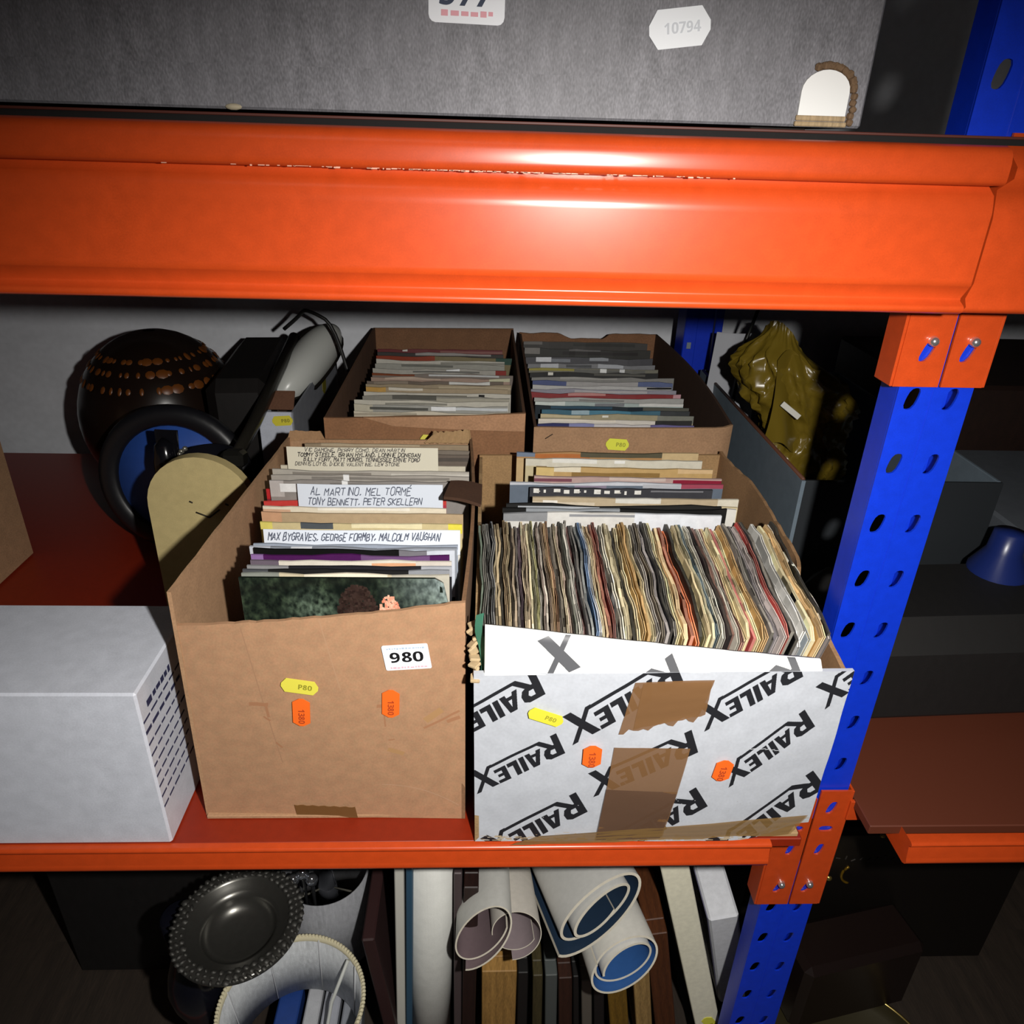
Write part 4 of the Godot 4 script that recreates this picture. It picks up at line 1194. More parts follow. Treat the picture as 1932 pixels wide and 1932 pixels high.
func records_right() -> void:
	var rows := [
		[-0.7224, 1.045, 0.024, 0.2616, "white sleeve", "d5d3cf", [[0, 0.2, 0, 0.01, "8b8d90"], [0.3, 0.6, 0.001, 0.004, "8f9196"], [0.6, 1, 0, 0.02, "dcdfe6"]], 0.003],
		[-0.7328, 1.045, 0.0231, 0.2811, "black sleeve", "17171a", [[0.1, 0.5, 0, 0.003, "8f9499"], [0.96, 1, 0, 0.02, "d9d6cf"]], 0.003],
		[-0.7421, 1.045, 0.0274, 0.2851, "black and silver sleeve", "232326", [[0.05, 0.4, 0.001, 0.004, "a8acb2"], [0.93, 1, 0, 0.03, "d8c9a2"]], 0.003],
		[-0.7628, 1.045, 0.0578, 0.2927, "cracked glossy beige sleeve", "b9a88c", [[0, 0.3, 0.006, 0.03, "cfc2ac"], [0.05, 0.12, 0.004, 0.01, "e8e3da"], [0.32, 0.5, 0.01, 0.016, "94846c"], [0.45, 0.95, 0.009, 0.05, "877652"], [0.9, 1, 0, 0.05, "d9d2c0"], [0.1, 0.2, 0.012, 0.016, "f1eee8"], [0.4, 0.62, 0, 0.006, "d8d5cc"], [0.55, 0.6, 0.012, 0.017, "efe0c0"]], 0.003],
		[-0.7881, 1.045, 0.0561, 0.2697, "dark grey white-lettered sleeve", "3d3d40", [[0.02, 0.05, 0.0015, 0.0072, "e4e2dc"], [0.075, 0.087, 0.0025, 0.0064, "e4e2dc"], [0.13, 0.166, 0.0015, 0.0056, "e4e2dc"], [0.185, 0.215, 0.0025, 0.0072, "e4e2dc"], [0.24, 0.27, 0.0015, 0.0064, "e4e2dc"], [0.295, 0.307, 0.0025, 0.0056, "e4e2dc"], [0.35, 0.386, 0.0015, 0.0072, "e4e2dc"], [0.405, 0.435, 0.0025, 0.0064, "e4e2dc"], [0.46, 0.49, 0.0015, 0.0056, "e4e2dc"], [0.515, 0.527, 0.0025, 0.0072, "e4e2dc"], [0.57, 0.606, 0.0015, 0.0064, "e4e2dc"], [0.034, 0.056, 0.0042, 0.0054, "cfccc4"], [0.144, 0.166, 0.0042, 0.0054, "cfccc4"], [0.254, 0.276, 0.0042, 0.0054, "cfccc4"], [0.364, 0.386, 0.0042, 0.0054, "cfccc4"], [0.474, 0.496, 0.0042, 0.0054, "cfccc4"], [0.584, 0.606, 0.0042, 0.0054, "cfccc4"], [0.66, 0.95, 0.002, 0.004, "77787c"]], 0.003],
		[-0.8028, 1.045, 0.0333, 0.287, "slate-blue sleeve", "66707e", [[0, 1, 0, 0.003, "c9ccd4"], [0.3, 0.45, 0.003, 0.01, "8a7f92"], [0.62, 0.8, 0.001, 0.006, "b4b6bc"], [0.8, 1, 0, 0.006, "a24a5c"]], 0.003],
		[-0.8185, 1.045, 0.0628, 0.2889, "dusty pink sleeve", "b89d97", [[0, 0.2, 0.002, 0.006, "7b4b55"], [0.74, 1, 0.002, 0.02, "8a2036"], [0.4, 0.7, 0, 0.004, "cbb8b0"]], 0.003],
		[-0.8472, 1.045, 0.0671, 0.2865, "honey-coloured sleeve", "c3a26c", [[0, 0.1, 0, 0.02, "d8bd7e"], [0.1, 0.25, 0, 0.006, "e6dcc4"], [0.2, 0.7, 0.006, 0.012, "8f7142"], [0.8, 1, 0, 0.006, "d9b98c"]], 0.003],
		[-0.8738, 1.045, 0.0554, 0.2802, "rounded cream sleeve", "d9d4c3", [[0.15, 0.4, 0, 0.005, "e9e8e0"], [0, 0.06, 0.01, 0.08, "cdc09c"], [0.06, 0.12, 0.01, 0.02, "6a4a34"], [0.5, 0.56, 0.001, 0.005, "f3f3ee"]], 0.003],
		[-0.8965, 1.045, 0.0449, 0.2805, "orange-brown sleeve", "b48a5a", [[0, 0.1, 0, 0.006, "77869a"], [0.1, 0.4, 0.002, 0.008, "b8703c"], [0.35, 0.8, 0, 0.006, "5a5644"], [0.8, 1, 0, 0.02, "cdb489"], [0, 0.1, 0.008, 0.1, "cdb083"]], 0.003],
	]
	stand_rows(rows, 0.8065, 0.02, 0.0030, "the back of the white carton", "large records across the back of the white carton", "album_sleeve")
	# singles packed edge-on across the front: [x at the near top corner, thickness, colour, 1 = dark]
	var edge := [
		[0.0002, 0.0024, "1f4a40", 0], [0.0037, 0.0027, "4d4f50", 0], [0.0077, 0.003, "55585c", 0], [0.0119, 0.003, "50555f", 0], [0.0154, 0.0019, "8a7a5c", 0],
		[0.0183, 0.0022, "b09a74", 0], [0.0212, 0.002, "171513", 1], [0.0242, 0.0024, "7a603c", 0], [0.0273, 0.0021, "b7a27c", 0], [0.03, 0.0017, "2a2019", 1],
		[0.0327, 0.0023, "8a7660", 0], [0.0356, 0.0018, "8d8380", 0], [0.0383, 0.0021, "4c2c4e", 0], [0.0413, 0.0021, "d9c3a0", 0], [0.0442, 0.0021, "a08c72", 0],
		[0.0471, 0.002, "d9cba4", 0], [0.0498, 0.0019, "6c6a50", 0], [0.0525, 0.0019, "a8a468", 0], [0.0553, 0.002, "8a8680", 0], [0.0581, 0.002, "6e5c58", 0],
		[0.0608, 0.0019, "c6bcb0", 0], [0.0637, 0.0021, "77604c", 0], [0.0666, 0.0021, "b89468", 0], [0.0695, 0.002, "8a5a34", 0], [0.0722, 0.0021, "3a3430", 1],
		[0.0751, 0.0021, "5c544c", 0], [0.078, 0.0021, "c9b898", 0], [0.0808, 0.0018, "d0b4a4", 0], [0.0834, 0.0019, "1a1a18", 1], [0.0858, 0.0016, "3a4440", 0],
		[0.0879, 0.0014, "c4c0b6", 0], [0.09, 0.0017, "b4b0a8", 0], [0.0924, 0.0017, "6a2a36", 0], [0.0948, 0.0019, "24242a", 1], [0.0976, 0.0021, "4a4a50", 0],
		[0.1007, 0.0024, "60686e", 0], [0.1041, 0.0024, "3f6ea0", 0], [0.1073, 0.0021, "c9ccd0", 0], [0.1102, 0.002, "d8c49c", 0], [0.113, 0.002, "b0906a", 0],
		[0.1161, 0.0025, "8c3a24", 0], [0.1193, 0.0023, "7a1a1c", 0], [0.1225, 0.0023, "3c3c3e", 0], [0.1264, 0.0034, "dcd6c4", 0], [0.1307, 0.0028, "cfc19a", 0],
		[0.1344, 0.0025, "8f8260", 0], [0.1378, 0.0026, "161614", 1], [0.1416, 0.0031, "d4c49a", 0], [0.1457, 0.0028, "b08a4a", 0], [0.1493, 0.0025, "a87e3c", 0],
		[0.1527, 0.0025, "8a7440", 0], [0.1562, 0.0025, "d9c8a0", 0], [0.1598, 0.0028, "8a8480", 0], [0.1636, 0.0027, "54483a", 0], [0.1673, 0.0027, "8a8488", 0],
		[0.1709, 0.0025, "1a1a1c", 1], [0.1742, 0.0025, "5a5a58", 0], [0.1777, 0.0025, "d8c898", 0], [0.1811, 0.0023, "c8ac74", 0], [0.185, 0.0034, "d9b98a", 0],
		[0.1894, 0.003, "8c3a1c", 0], [0.1938, 0.0032, "e0682a", 0], [0.198, 0.003, "141210", 1], [0.2016, 0.0024, "8f8458", 0], [0.2049, 0.0024, "d0bc90", 0],
		[0.2082, 0.0024, "a09878", 0], [0.2114, 0.0024, "55707c", 0], [0.2149, 0.0027, "b8b4a0", 0], [0.2187, 0.0027, "d0ccc0", 0], [0.2224, 0.0028, "221418", 1],
		[0.2263, 0.003, "6a3028", 0], [0.2304, 0.0027, "c8c2b4", 0], [0.2341, 0.0027, "8a5a50", 0], [0.2379, 0.0027, "d8c08e", 0], [0.2416, 0.0027, "e2cf9e", 0],
		[0.2454, 0.0027, "b04a4c", 0], [0.2491, 0.0027, "ead9a6", 0], [0.2529, 0.0027, "c49a5c", 0], [0.2566, 0.0027, "a8804c", 0], [0.2604, 0.0027, "75706c", 0],
		[0.2641, 0.0029, "1a1a1a", 1], [0.2678, 0.0025, "8d868a", 0], [0.2713, 0.0026, "b4a8a4", 0], [0.275, 0.0027, "a8403c", 0], [0.279, 0.0031, "3c3a3c", 0],
		[0.283, 0.0029, "121212", 1], [0.2868, 0.0027, "b9b8b8", 0], [0.2907, 0.0031, "d4d2cc", 0], [0.295, 0.0031, "9aa2a8", 0], [0.2992, 0.0031, "e0d0a4", 0],
		[0.3035, 0.0031, "c69a5c", 0], [0.3075, 0.0027, "c8a878", 0], [0.3113, 0.0027, "8c2a26", 0], [0.3118, 0.0024, "a8a0a0", 0], [0.3118, 0.0025, "2a2826", 1],
		[0.3118, 0.0029, "efe4cf", 0]
	]
	var m := vmat(0.5, T.fine, 12.0)
	var n := 0
	for e in edge:
		n += 1
		var x: float = e[0]
		var f := clampf((x - 0.09) / 0.22, 0.0, 1.0)
		var lean := 0.02 + 0.22 * f
		var ytop := 1.0185 + rng.randf_range(-0.006, 0.004)
		var zn := -0.5375 - rng.randf_range(0.0, 0.008)
		var zf := -0.7120 - rng.randf_range(0.0, 0.008)
		var at := Vector3(x, ytop, zn)
		var lab := "%s paper record sleeve edge-on in the white carton, %s from its left end" % [tone_name(e[2]), ordinal(n)]
		var o := thing("single_record", lab, "record", at, "singles standing edge-on in the white carton")
		var c := lin(e[2])
		var dark: bool = e[3] == 1
		var worn := c.lerp(lin("e6dcc6"), 0.05 if dark else 0.16)
		var solid := dark or n % 5 < 2
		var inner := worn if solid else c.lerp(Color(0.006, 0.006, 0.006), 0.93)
		var st := mk()
		edge_cover(st, c, worn, inner, e[1], zn, zf, x, ytop, 0.8085, lean, n, solid, at)
		part("cover", st, m, o)

func carton_back_left() -> void:
	var o := thing("record_carton", "brown carton of records against the wall, its front with a folded top band, left of the two back cartons", "carton")
	o.set_meta("label", "left of two low brown record cartons by the wall, with folded front band")
	var m := mat("966a48", 0.82, 0.0, T.fibre, 6.0)
	var st := mk()
	panel(st, Vector3(-0.215, 0.800, -0.97), Vector3(0.058, 0.800, -0.97), Vector3(0.059, 1.071, -0.97), Vector3(-0.2135, 1.060, -0.97), 0.004, 20, 4, func(u: float, v: float) -> Vector3: return Vector3(0, v * nz.get_noise_2d(u * 60.0, 18.0) * 0.002, 0.002 * sin(PI * u) * v))
	part("front_panel", st, m, o)
	st = mk()
	panel(st, Vector3(-0.120, 1.052, -0.9665), Vector3(0.0575, 1.047, -0.9665), Vector3(0.0585, 1.0725, -0.9668), Vector3(-0.16, 1.0635, -0.9668), 0.0035, 14, 3, func(u: float, v: float) -> Vector3: return Vector3(0, 0, 0.003 * sin(PI * u) + 0.001))
	part("folded_band", st, mat("b98c68", 0.8, 0.0, T.fibre, 6.0), o, "paler folded band along the front rim")
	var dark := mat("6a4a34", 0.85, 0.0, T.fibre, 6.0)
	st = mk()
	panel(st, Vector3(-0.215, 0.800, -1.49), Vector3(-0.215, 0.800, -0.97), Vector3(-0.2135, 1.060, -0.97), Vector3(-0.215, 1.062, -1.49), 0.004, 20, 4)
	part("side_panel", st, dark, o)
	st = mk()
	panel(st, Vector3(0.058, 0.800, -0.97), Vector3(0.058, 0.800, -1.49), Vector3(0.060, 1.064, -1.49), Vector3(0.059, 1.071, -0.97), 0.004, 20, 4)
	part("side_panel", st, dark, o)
	st = mk()
	panel(st, Vector3(0.058, 0.800, -1.49), Vector3(-0.215, 0.800, -1.49), Vector3(-0.215, 1.062, -1.49), Vector3(0.060, 1.066, -1.49), 0.004, 8, 4)
	part("back_panel", st, mat("8a6244", 0.85, 0.0, T.fibre, 6.0), o)
	st = mk()
	abox(st, Vector3(-0.211, 0.8002, -1.486), Vector3(0.054, 0.805, -0.974), 0.0005)
	part("base_panel", st, dark, o)
	sticker(o, Vector3(-0.0665, 1.0340, -0.9615), face_basis(-3.0), 0.0345, 0.0150, "ddd558", "8f8a30", "P80")
	var rows := [
		[-1.0054, 1.05, -0.1789, 0.0375, "cream sleeve", "d6c2a4", [[0.3, 1, 0, 0.02, "b98f6c"]], 0.002],
		[-1.03, 1.05, -0.1827, 0.0398, "ivory sleeve", "cfc6b3", [[0, 0.4, 0.002, 0.006, "a9a08e"]], 0.002],
		[-1.0579, 1.05, -0.1871, 0.0375, "clear plastic sleeve with a bright sheen", "a3a29c", [[0, 0.12, 0, 0.02, "c3bda9"], [0.1, 0.48, 0.003, 0.007, "565550"], [0.5, 0.66, 0.001, 0.007, "f0f2f4"], [0.66, 1, 0.002, 0.006, "cfd3d6"]], 0.002],
		[-1.0798, 1.05, -0.1904, 0.0396, "grey-white sleeve", "c8c4b6", [[0.2, 0.6, 0.003, 0.006, "8e8b80"]], 0.002],
		[-1.1003, 1.05, -0.1809, 0.0418, "smoke-grey sleeve", "8d8a80", [[0.2, 0.5, 0, 0.005, "5d5b54"], [0.5, 1, 0.002, 0.008, "a9a596"]], 0.002],
		[-1.1185, 1.05, -0.1819, 0.044, "white sleeve with a dark patch", "c6c2b6", [[0.3, 0.7, 0.003, 0.007, "807c70"], [0.78, 0.82, 0.001, 0.006, "151413"]], 0.002],
		[-1.1426, 1.05, -0.182, 0.0398, "sand sleeve with yellow left corner", "a8977c", [[0, 0.14, 0, 0.008, "c39a52"], [0.16, 0.4, 0, 0.004, "d6cfc0"]], 0.002],
		[-1.1593, 1.05, -0.1844, 0.0453, "fawn sleeve", "9c8d74", [[0.5, 1, 0.002, 0.006, "b3a58a"]], 0.002],
		[-1.176, 1.05, -0.185, 0.0338, "brown-grey sleeve", "6f6257", [[0.05, 0.3, 0, 0.005, "8e8072"], [0.6, 0.9, 0, 0.004, "d4d4d0"]], 0.002],
		[-1.1998, 1.05, -0.1815, 0.0448, "pinkish tan sleeve", "a48c7d", [[0.1, 0.5, 0, 0.004, "bba796"], [0.85, 1, 0, 0.005, "c7c5a8"]], 0.002],
		[-1.2211, 1.05, -0.1826, 0.0507, "rust-edged sleeve in plastic", "7c726a", [[0, 0.3, 0, 0.004, "7a3d1c"], [0.4, 0.9, 0.001, 0.004, "c4c6c6"]], 0.002],
		[-1.2488, 1.05, -0.1854, 0.0399, "silver plastic sleeve", "aaa79e", [[0.55, 0.65, 0, 0.005, "f1f3f5"], [0.3, 0.8, 0.003, 0.006, "6b6a66"], [0.92, 1, 0, 0.01, "8a2a20"]], 0.002],
		[-1.2781, 1.05, -0.1848, 0.0379, "light grey sleeve", "9c9b92", [[0.2, 0.6, 0.001, 0.005, "6d6d66"]], 0.002],
		[-1.3017, 1.05, -0.186, 0.0385, "white-edged sleeve", "c2bfb4", [[0.5, 1, 0.002, 0.006, "8c8a80"]], 0.002],
		[-1.3265, 1.05, -0.1892, 0.0523, "orange sleeve with a green right end", "7c704e", [[0, 0.43, 0, 0.01, "8e3412"], [0.88, 1, 0, 0.012, "23493c"]], 0.002],
		[-1.3512, 1.05, -0.1904, 0.0377, "black sleeve with a grey arc", "3a3532", [[0.3, 0.9, 0, 0.004, "9a9692"]], 0.002],
		[-1.3772, 1.05, -0.1937, 0.0363, "crimson-edged sleeve", "6e2a2c", [[0.2, 0.24, 0, 0.004, "d9d4cc"], [0.5, 1, 0.002, 0.006, "8b5a56"]], 0.002],
	]
	stand_rows(rows, 0.8065, 0.03, 0.003, "the back left carton", "records in the back left carton")

func carton_back_right() -> void:
	var o := thing("record_carton", "right of two low brown record cartons by the wall, with bowed side", "carton")
	var m := mat("b08a68", 0.82, 0.0, T.fibre, 6.0)
	var st := mk()
	panel(st, Vector3(0.071, 0.800, -0.97), Vector3(0.345, 0.800, -0.97), Vector3(0.350, 1.055, -0.97), Vector3(0.071, 1.052, -0.97), 0.004, 20, 4, func(u: float, v: float) -> Vector3: return Vector3(0, 0, 0.003 * sin(PI * u) * v - 0.012 * smoothstep(0.93, 1.0, u)))
	part("front_panel", st, m, o)
	st = mk()
	tube(st, [Vector3(0.087, 1.036, -0.968), Vector3(0.097, 1.043, -0.968)], 0.0006, 6)
	part("pen_mark", st, mat("2a211a", 0.8), o)
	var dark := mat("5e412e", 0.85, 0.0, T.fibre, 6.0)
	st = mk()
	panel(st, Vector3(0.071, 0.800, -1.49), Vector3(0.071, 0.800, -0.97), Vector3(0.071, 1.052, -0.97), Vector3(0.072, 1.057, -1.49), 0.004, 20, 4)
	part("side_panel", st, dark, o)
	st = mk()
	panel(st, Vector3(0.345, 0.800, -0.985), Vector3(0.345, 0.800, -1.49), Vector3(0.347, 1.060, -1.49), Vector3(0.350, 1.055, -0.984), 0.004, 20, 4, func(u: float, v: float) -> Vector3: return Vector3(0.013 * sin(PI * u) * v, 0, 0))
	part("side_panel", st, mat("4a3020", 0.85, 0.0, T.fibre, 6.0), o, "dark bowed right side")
	st = mk()
	panel(st, Vector3(0.345, 0.800, -1.49), Vector3(0.071, 0.800, -1.49), Vector3(0.072, 1.058, -1.49), Vector3(0.347, 1.061, -1.49), 0.004, 40, 4, func(u: float, v: float) -> Vector3:
		var k := smoothstep(0.34, 0.40, u) * (1.0 - smoothstep(0.62, 0.72, u))
		return Vector3(0, v * (-0.010 * k + nz.get_noise_2d(u * 90.0, 4.0) * 0.003), 0))
	part("back_panel", st, mat("94694a", 0.85, 0.0, T.fibre, 6.0), o)
	st = mk()
	abox(st, Vector3(0.075, 0.8002, -1.486), Vector3(0.341, 0.805, -0.99), 0.0005)
	part("base_panel", st, dark, o)
	sticker(o, Vector3(0.1870, 1.0300, -0.9655), face_basis(-3.0), 0.0320, 0.0165, "d9dc48", "9a9a34", "P80")
	var rows := [
		[-1.0021, 1.045, 0.0781, 0.3015, "navy and white sleeve", "2f3262", [[0.2, 0.36, 0, 0.01, "8689b4"], [0.36, 0.72, 0, 0.02, "c9c4c4"], [0.72, 1, 0, 0.02, "6c6592"]], 0.002],
		[-1.0243, 1.045, 0.081, 0.3039, "cream sleeve with a dark right end", "d8d2c8", [[0, 0.5, 0, 0.003, "e6dccb"], [0.76, 1, 0, 0.02, "2c2c2e"]], 0.002],
		[-1.0451, 1.045, 0.0854, 0.3122, "buff sleeve with a crinkled plastic end", "a39a7e", [[0, 0.26, 0, 0.005, "c7b996"], [0.76, 1, 0, 0.012, "7f8078"], [0.4, 0.44, 0.001, 0.004, "e8e6dc"]], 0.002],
		[-1.0616, 1.045, 0.0881, 0.31, "teal sleeve", "416a7c", [[0.2, 0.32, 0, 0.006, "9db4bf"], [0.32, 0.6, 0, 0.006, "4f8197"], [0.8, 1, 0, 0.01, "3b3f40"]], 0.002],
		[-1.0808, 1.045, 0.0798, 0.3131, "black sleeve with a blue line", "1c232b", [[0.1, 0.5, 0, 0.004, "2d4c60"], [0.7, 1, 0, 0.005, "55564f"]], 0.002],
		[-1.1008, 1.045, 0.081, 0.3097, "pale aqua sleeve", "a9b7b4", [[0, 0.2, 0, 0.006, "d3dbd6"], [0.4, 0.6, 0.001, 0.006, "7d7f84"], [0.7, 1, 0, 0.005, "d9d8d5"]], 0.002],
		[-1.1215, 1.045, 0.0806, 0.3146, "ash-grey sleeve", "aaa9a6", [[0.3, 0.6, 0.002, 0.005, "82817e"]], 0.002],
		[-1.1454, 1.045, 0.0753, 0.3161, "red sleeve", "8c3436", [[0.25, 0.5, 0, 0.004, "c28a86"], [0.95, 1, 0, 0.02, "c99aa2"]], 0.002],
		[-1.1647, 1.045, 0.078, 0.3128, "lilac-grey sleeve", "9694a0", [[0.3, 0.8, 0.001, 0.005, "b5b2b4"]], 0.002],
		[-1.1845, 1.045, 0.0817, 0.3103, "white sleeve with black corner", "bdbcbb", [[0.82, 1, 0.001, 0.004, "1c1c1c"]], 0.002],
		[-1.2082, 1.045, 0.083, 0.3174, "blue and grey sleeve", "7b7f98", [[0, 0.24, 0, 0.008, "505a86"], [0.24, 0.75, 0, 0.008, "a9a7a6"], [0.75, 1, 0, 0.008, "606b92"]], 0.002],
		[-1.2326, 1.045, 0.0826, 0.3247, "stone-grey sleeve", "8a8986", [[0.2, 0.6, 0, 0.004, "a5a39f"]], 0.002],
		[-1.2601, 1.045, 0.0814, 0.3032, "charcoal sleeve", "2d2c2b", [[0.14, 0.18, 0, 0.005, "eceadf"], [0.5, 0.9, 0.001, 0.005, "5d5a55"]], 0.002],
		[-1.283, 1.045, 0.0808, 0.308, "yellow-edged sleeve in crumpled plastic", "7f7d70", [[0, 0.35, 0, 0.004, "a39a4e"], [0.35, 0.9, 0.001, 0.007, "6c6c68"], [0.55, 0.6, 0, 0.006, "f3f5f5"], [0.7, 0.74, 0, 0.005, "e6e8ea"]], 0.002],
		[-1.3133, 1.045, 0.0805, 0.3085, "crumpled clear plastic sleeve", "85868a", [[0.1, 0.24, 0, 0.008, "c9ccd2"], [0.3, 0.5, 0.001, 0.006, "55575a"], [0.55, 0.75, 0, 0.006, "b9bdc4"]], 0.002],
		[-1.3559, 1.045, 0.0788, 0.3132, "smoke-tinted plastic sleeve", "55565a", [[0.08, 0.2, 0, 0.008, "e9ebf0"], [0.2, 0.35, 0.002, 0.008, "8d9098"], [0.5, 0.65, 0, 0.005, "a5a9b0"]], 0.002],
		[-1.4166, 1.045, 0.0797, 0.3213, "dark glossy plastic sleeve", "3d3b3a", [[0, 0.12, 0, 0.01, "8d8a86"], [0.3, 0.9, 0.004, 0.01, "2f2d2c"], [0.35, 0.6, 0, 0.003, "6f6d6c"]], 0.002],
		[-1.4738, 1.045, 0.0803, 0.3263, "tall dark plastic sleeve", "4a4745", [[0, 0.15, 0, 0.006, "7d7a76"], [0.4, 0.9, 0.002, 0.008, "3a3837"]], 0.002],
	]
	stand_rows(rows, 0.8065, 0.03, 0.003, "the back right carton", "records in the back right carton")

# ---------------------------------------------------------------- odds and ends at the left end of the shelf
func left_corner() -> void:
	# tan board with a rounded top
	var st := mk()
	var poly := PackedVector2Array([Vector2(-0.066, 0.0), Vector2(0.066, 0.0)])
	for k in 19:
		var t := PI * k / 18.0
		poly.append(Vector2(0.066 * cos(t), 0.180 + 0.066 * sin(t)))
	var o := thing("rounded_board", "tan board with rounded top and small dark bird mark behind the tall carton", "board", Vector3(-0.352, 0.7998, -0.86))
	var lean := Transform3D(Basis(Vector3.RIGHT, -0.03), Vector3.ZERO)
	prism(st, poly, -0.012, 0.004, lean, true)
	part("board", st, mat("cdba84", 0.6, 0.0, T.fine, 8.0), o)
	st = mk()
	for q in [[-0.008, 0.172, 0.008, 0.165], [0.008, 0.165, 0.022, 0.176], [-0.014, 0.187, -0.010, 0.185], [0.030, 0.184, 0.034, 0.182]]:
		tube(st, [lean * Vector3(q[0], q[1], 0.0042), lean * Vector3(q[2], q[3], 0.0042)], 0.0011, 6)
	part("bird_mark", st, mat("2a2418", 0.7), o, "small dark bird-shaped mark")
	# blue round plaque with black rim
	o = thing("round_plaque", "round blue plaque with a thick black rim leaning at the left", "plaque", Vector3(-0.470, 0.918, -1.08))
	var disc := Basis(Vector3.RIGHT, PI / 2 - 0.12)
	st = mk()
	lathe(st, [Vector2(0, 0.006), Vector2(0.086, 0.006), Vector2(0.088, 0.0)], 48, Transform3D(disc, Vector3.ZERO))
	part("face", st, mat("2f58b0", 0.5, 0.0, T.fine, 6.0), o, "bright blue face")
	st = mk()
	lathe(st, [Vector2(0.086, -0.01), Vector2(0.086, 0.008), Vector2(0.090, 0.013), Vector2(0.106, 0.014), Vector2(0.115, 0.009), Vector2(0.1175, 0.0), Vector2(0.115, -0.01), Vector2(0, -0.01)], 48, Transform3D(disc, Vector3.ZERO))
	part("rim", st, mat("16161a", 0.4), o, "black rim")
	st = mk()
	for k in 7:
		rbox(st, Transform3D(disc * Basis(Vector3.UP, 0.2 * k), disc * Vector3(0.02 + 0.009 * k, 0.007, -0.004)), Vector3(0.005, 0.001, 0.004), 0.0003)
	part("lettering", st, mat("7a2a4a", 0.6), o)
	# black glazed figurine in front of it
	o = thing("figurine", "glossy black bird figurine with an orange breast before the blue plaque", "figurine", Vector3(-0.430, 0.7997, -0.965))
	st = mk()
	lathe(st, [Vector2(0.034, 0.0), Vector2(0.036, 0.01), Vector2(0.026, 0.03), Vector2(0.030, 0.07), Vector2(0.034, 0.11), Vector2(0.029, 0.15), Vector2(0.018, 0.18), Vector2(0.017, 0.2), Vector2(0.012, 0.222), Vector2(0.0, 0.232)], 24, Transform3D.IDENTITY)
	part("body", st, mat("101014", 0.15), o)
	st = mk()
	sheet(st, 8, 8, func(u: float, v: float) -> Vector3: return Vector3(-0.012 + 0.03 * u, 0.15 + 0.09 * v, 0.004 + 0.02 * u * (1.0 - v) - 0.01 * v), 0.004)
	part("crest", st, mat("101014", 0.15), o)
	st = mk()
	lathe(st, [Vector2(0, 0.016), Vector2(0.008, 0.010), Vector2(0.010, 0.0), Vector2(0.006, -0.012), Vector2(0, -0.016)], 14, Transform3D(Basis.IDENTITY, Vector3(0.026, 0.152, 0.018)))
	part("breast", st, mat("b5623c", 0.4), o, "orange breast")
	# dark bowl with beaded rim
	o = thing("beaded_bowl", "small black bowl with silvery beads round its rim behind the tan board", "bowl", Vector3(-0.372, 0.7997, -0.962))
	st = mk()
	lathe(st, [Vector2(0.03, 0.0), Vector2(0.04, 0.01), Vector2(0.030, 0.10), Vector2(0.028, 0.17), Vector2(0.033, 0.198), Vector2(0.036, 0.211), Vector2(0.032, 0.211), Vector2(0.026, 0.185), Vector2(0, 0.18)], 28, Transform3D.IDENTITY)
	part("bowl", st, mat("14141a", 0.2), o)
	st = mk()
	for k in 5:
		var t := TAU * (k + 8.0) / 22.0
		lathe(st, [Vector2(0, 0.004), Vector2(0.0034, 0.002), Vector2(0.0034, -0.002), Vector2(0, -0.004)], 8, Transform3D(Basis.IDENTITY, Vector3(0.035 * cos(t), 0.213, 0.035 * sin(t))))
	part("bead", st, mat("8d8a80", 0.25, 0.6), o, "silvery beads")
	# ornate dark dome with amber pattern
	o = thing("ornate_vase", "bulbous dark brown vase with amber painted bands at the back left", "vase", Vector3(-0.568, 0.7997, -1.30))
	st = mk()
	var prof := []
	for k in 19:
		var t := lerpf(-1.25, 1.5, k / 18.0)
		prof.append(Vector2(0.135 * cos(t), 0.145 + 0.15 * sin(t)))
	lathe(st, prof, 40, Transform3D.IDENTITY)
	var vm := mat("1c120d", 0.25)
	part("body", st, vm, o)
	st = mk()
	for band in [[0.245, 0.40], [0.222, 0.55], [0.262, 0.3]]:
		for k in 40:
			var t: float = TAU * (k + rng.randf_range(-0.3, 0.3)) / 40.0 + band[0] * 9.0
			var s: float = asin(clampf((band[0] - 0.145) / 0.15, -1.0, 1.0))
			var r := 0.1355 * cos(s)
			var q := rng.randf_range(0.45, 0.95)
			lathe(st, [Vector2(0, 0.0014), Vector2(0.007, 0.0008), Vector2(0.009, 0.0)], 9, Transform3D(Basis(Vector3.UP, -t) * Basis(Vector3.BACK, s - PI / 2) * Basis.from_scale(Vector3(q, 1.0, q * rng.randf_range(0.4, 1.3))), Vector3(r * cos(t), 0.145 + 0.1505 * sin(s), r * sin(t))))
	part("painted_band", st, mat("6a3a12", 0.4), o, "amber painted spots").set_meta("kind", "stuff")
	# black instrument case and the dark pole lying on it
	st = mk()
	rbox(st, Transform3D(Basis(Vector3.UP, 0.1), Vector3(-0.397, 0.928, -1.29)), Vector3(0.10, 0.256, 0.30), 0.018)
	single("instrument_case", st, mat("1b1716", 0.5, 0.0, T.cloth, 10.0), "black hard case standing behind the blue plaque", "case")
	o = thing("metal_pole", "long dark metal pole with clamp lying beside the white carton", "pole")
	st = mk()
	tube(st, [Vector3(-0.322, 0.813, -0.90), Vector3(-0.3350, 1.005, -0.955), Vector3(-0.333, 1.020, -1.05), Vector3(-0.331, 1.08, -1.33)], 0.0095, 12)
	part("tube", st, mat("35322c", 0.35, 0.5), o)
	st = mk()
	rbox(st, Transform3D(Basis(Vector3.RIGHT, -0.2), Vector3(-0.335, 1.006, -0.955)), Vector3(0.03, 0.024, 0.03), 0.005)
	part("clamp", st, mat("2c2b28", 0.3, 0.6), o, "dark clamp")
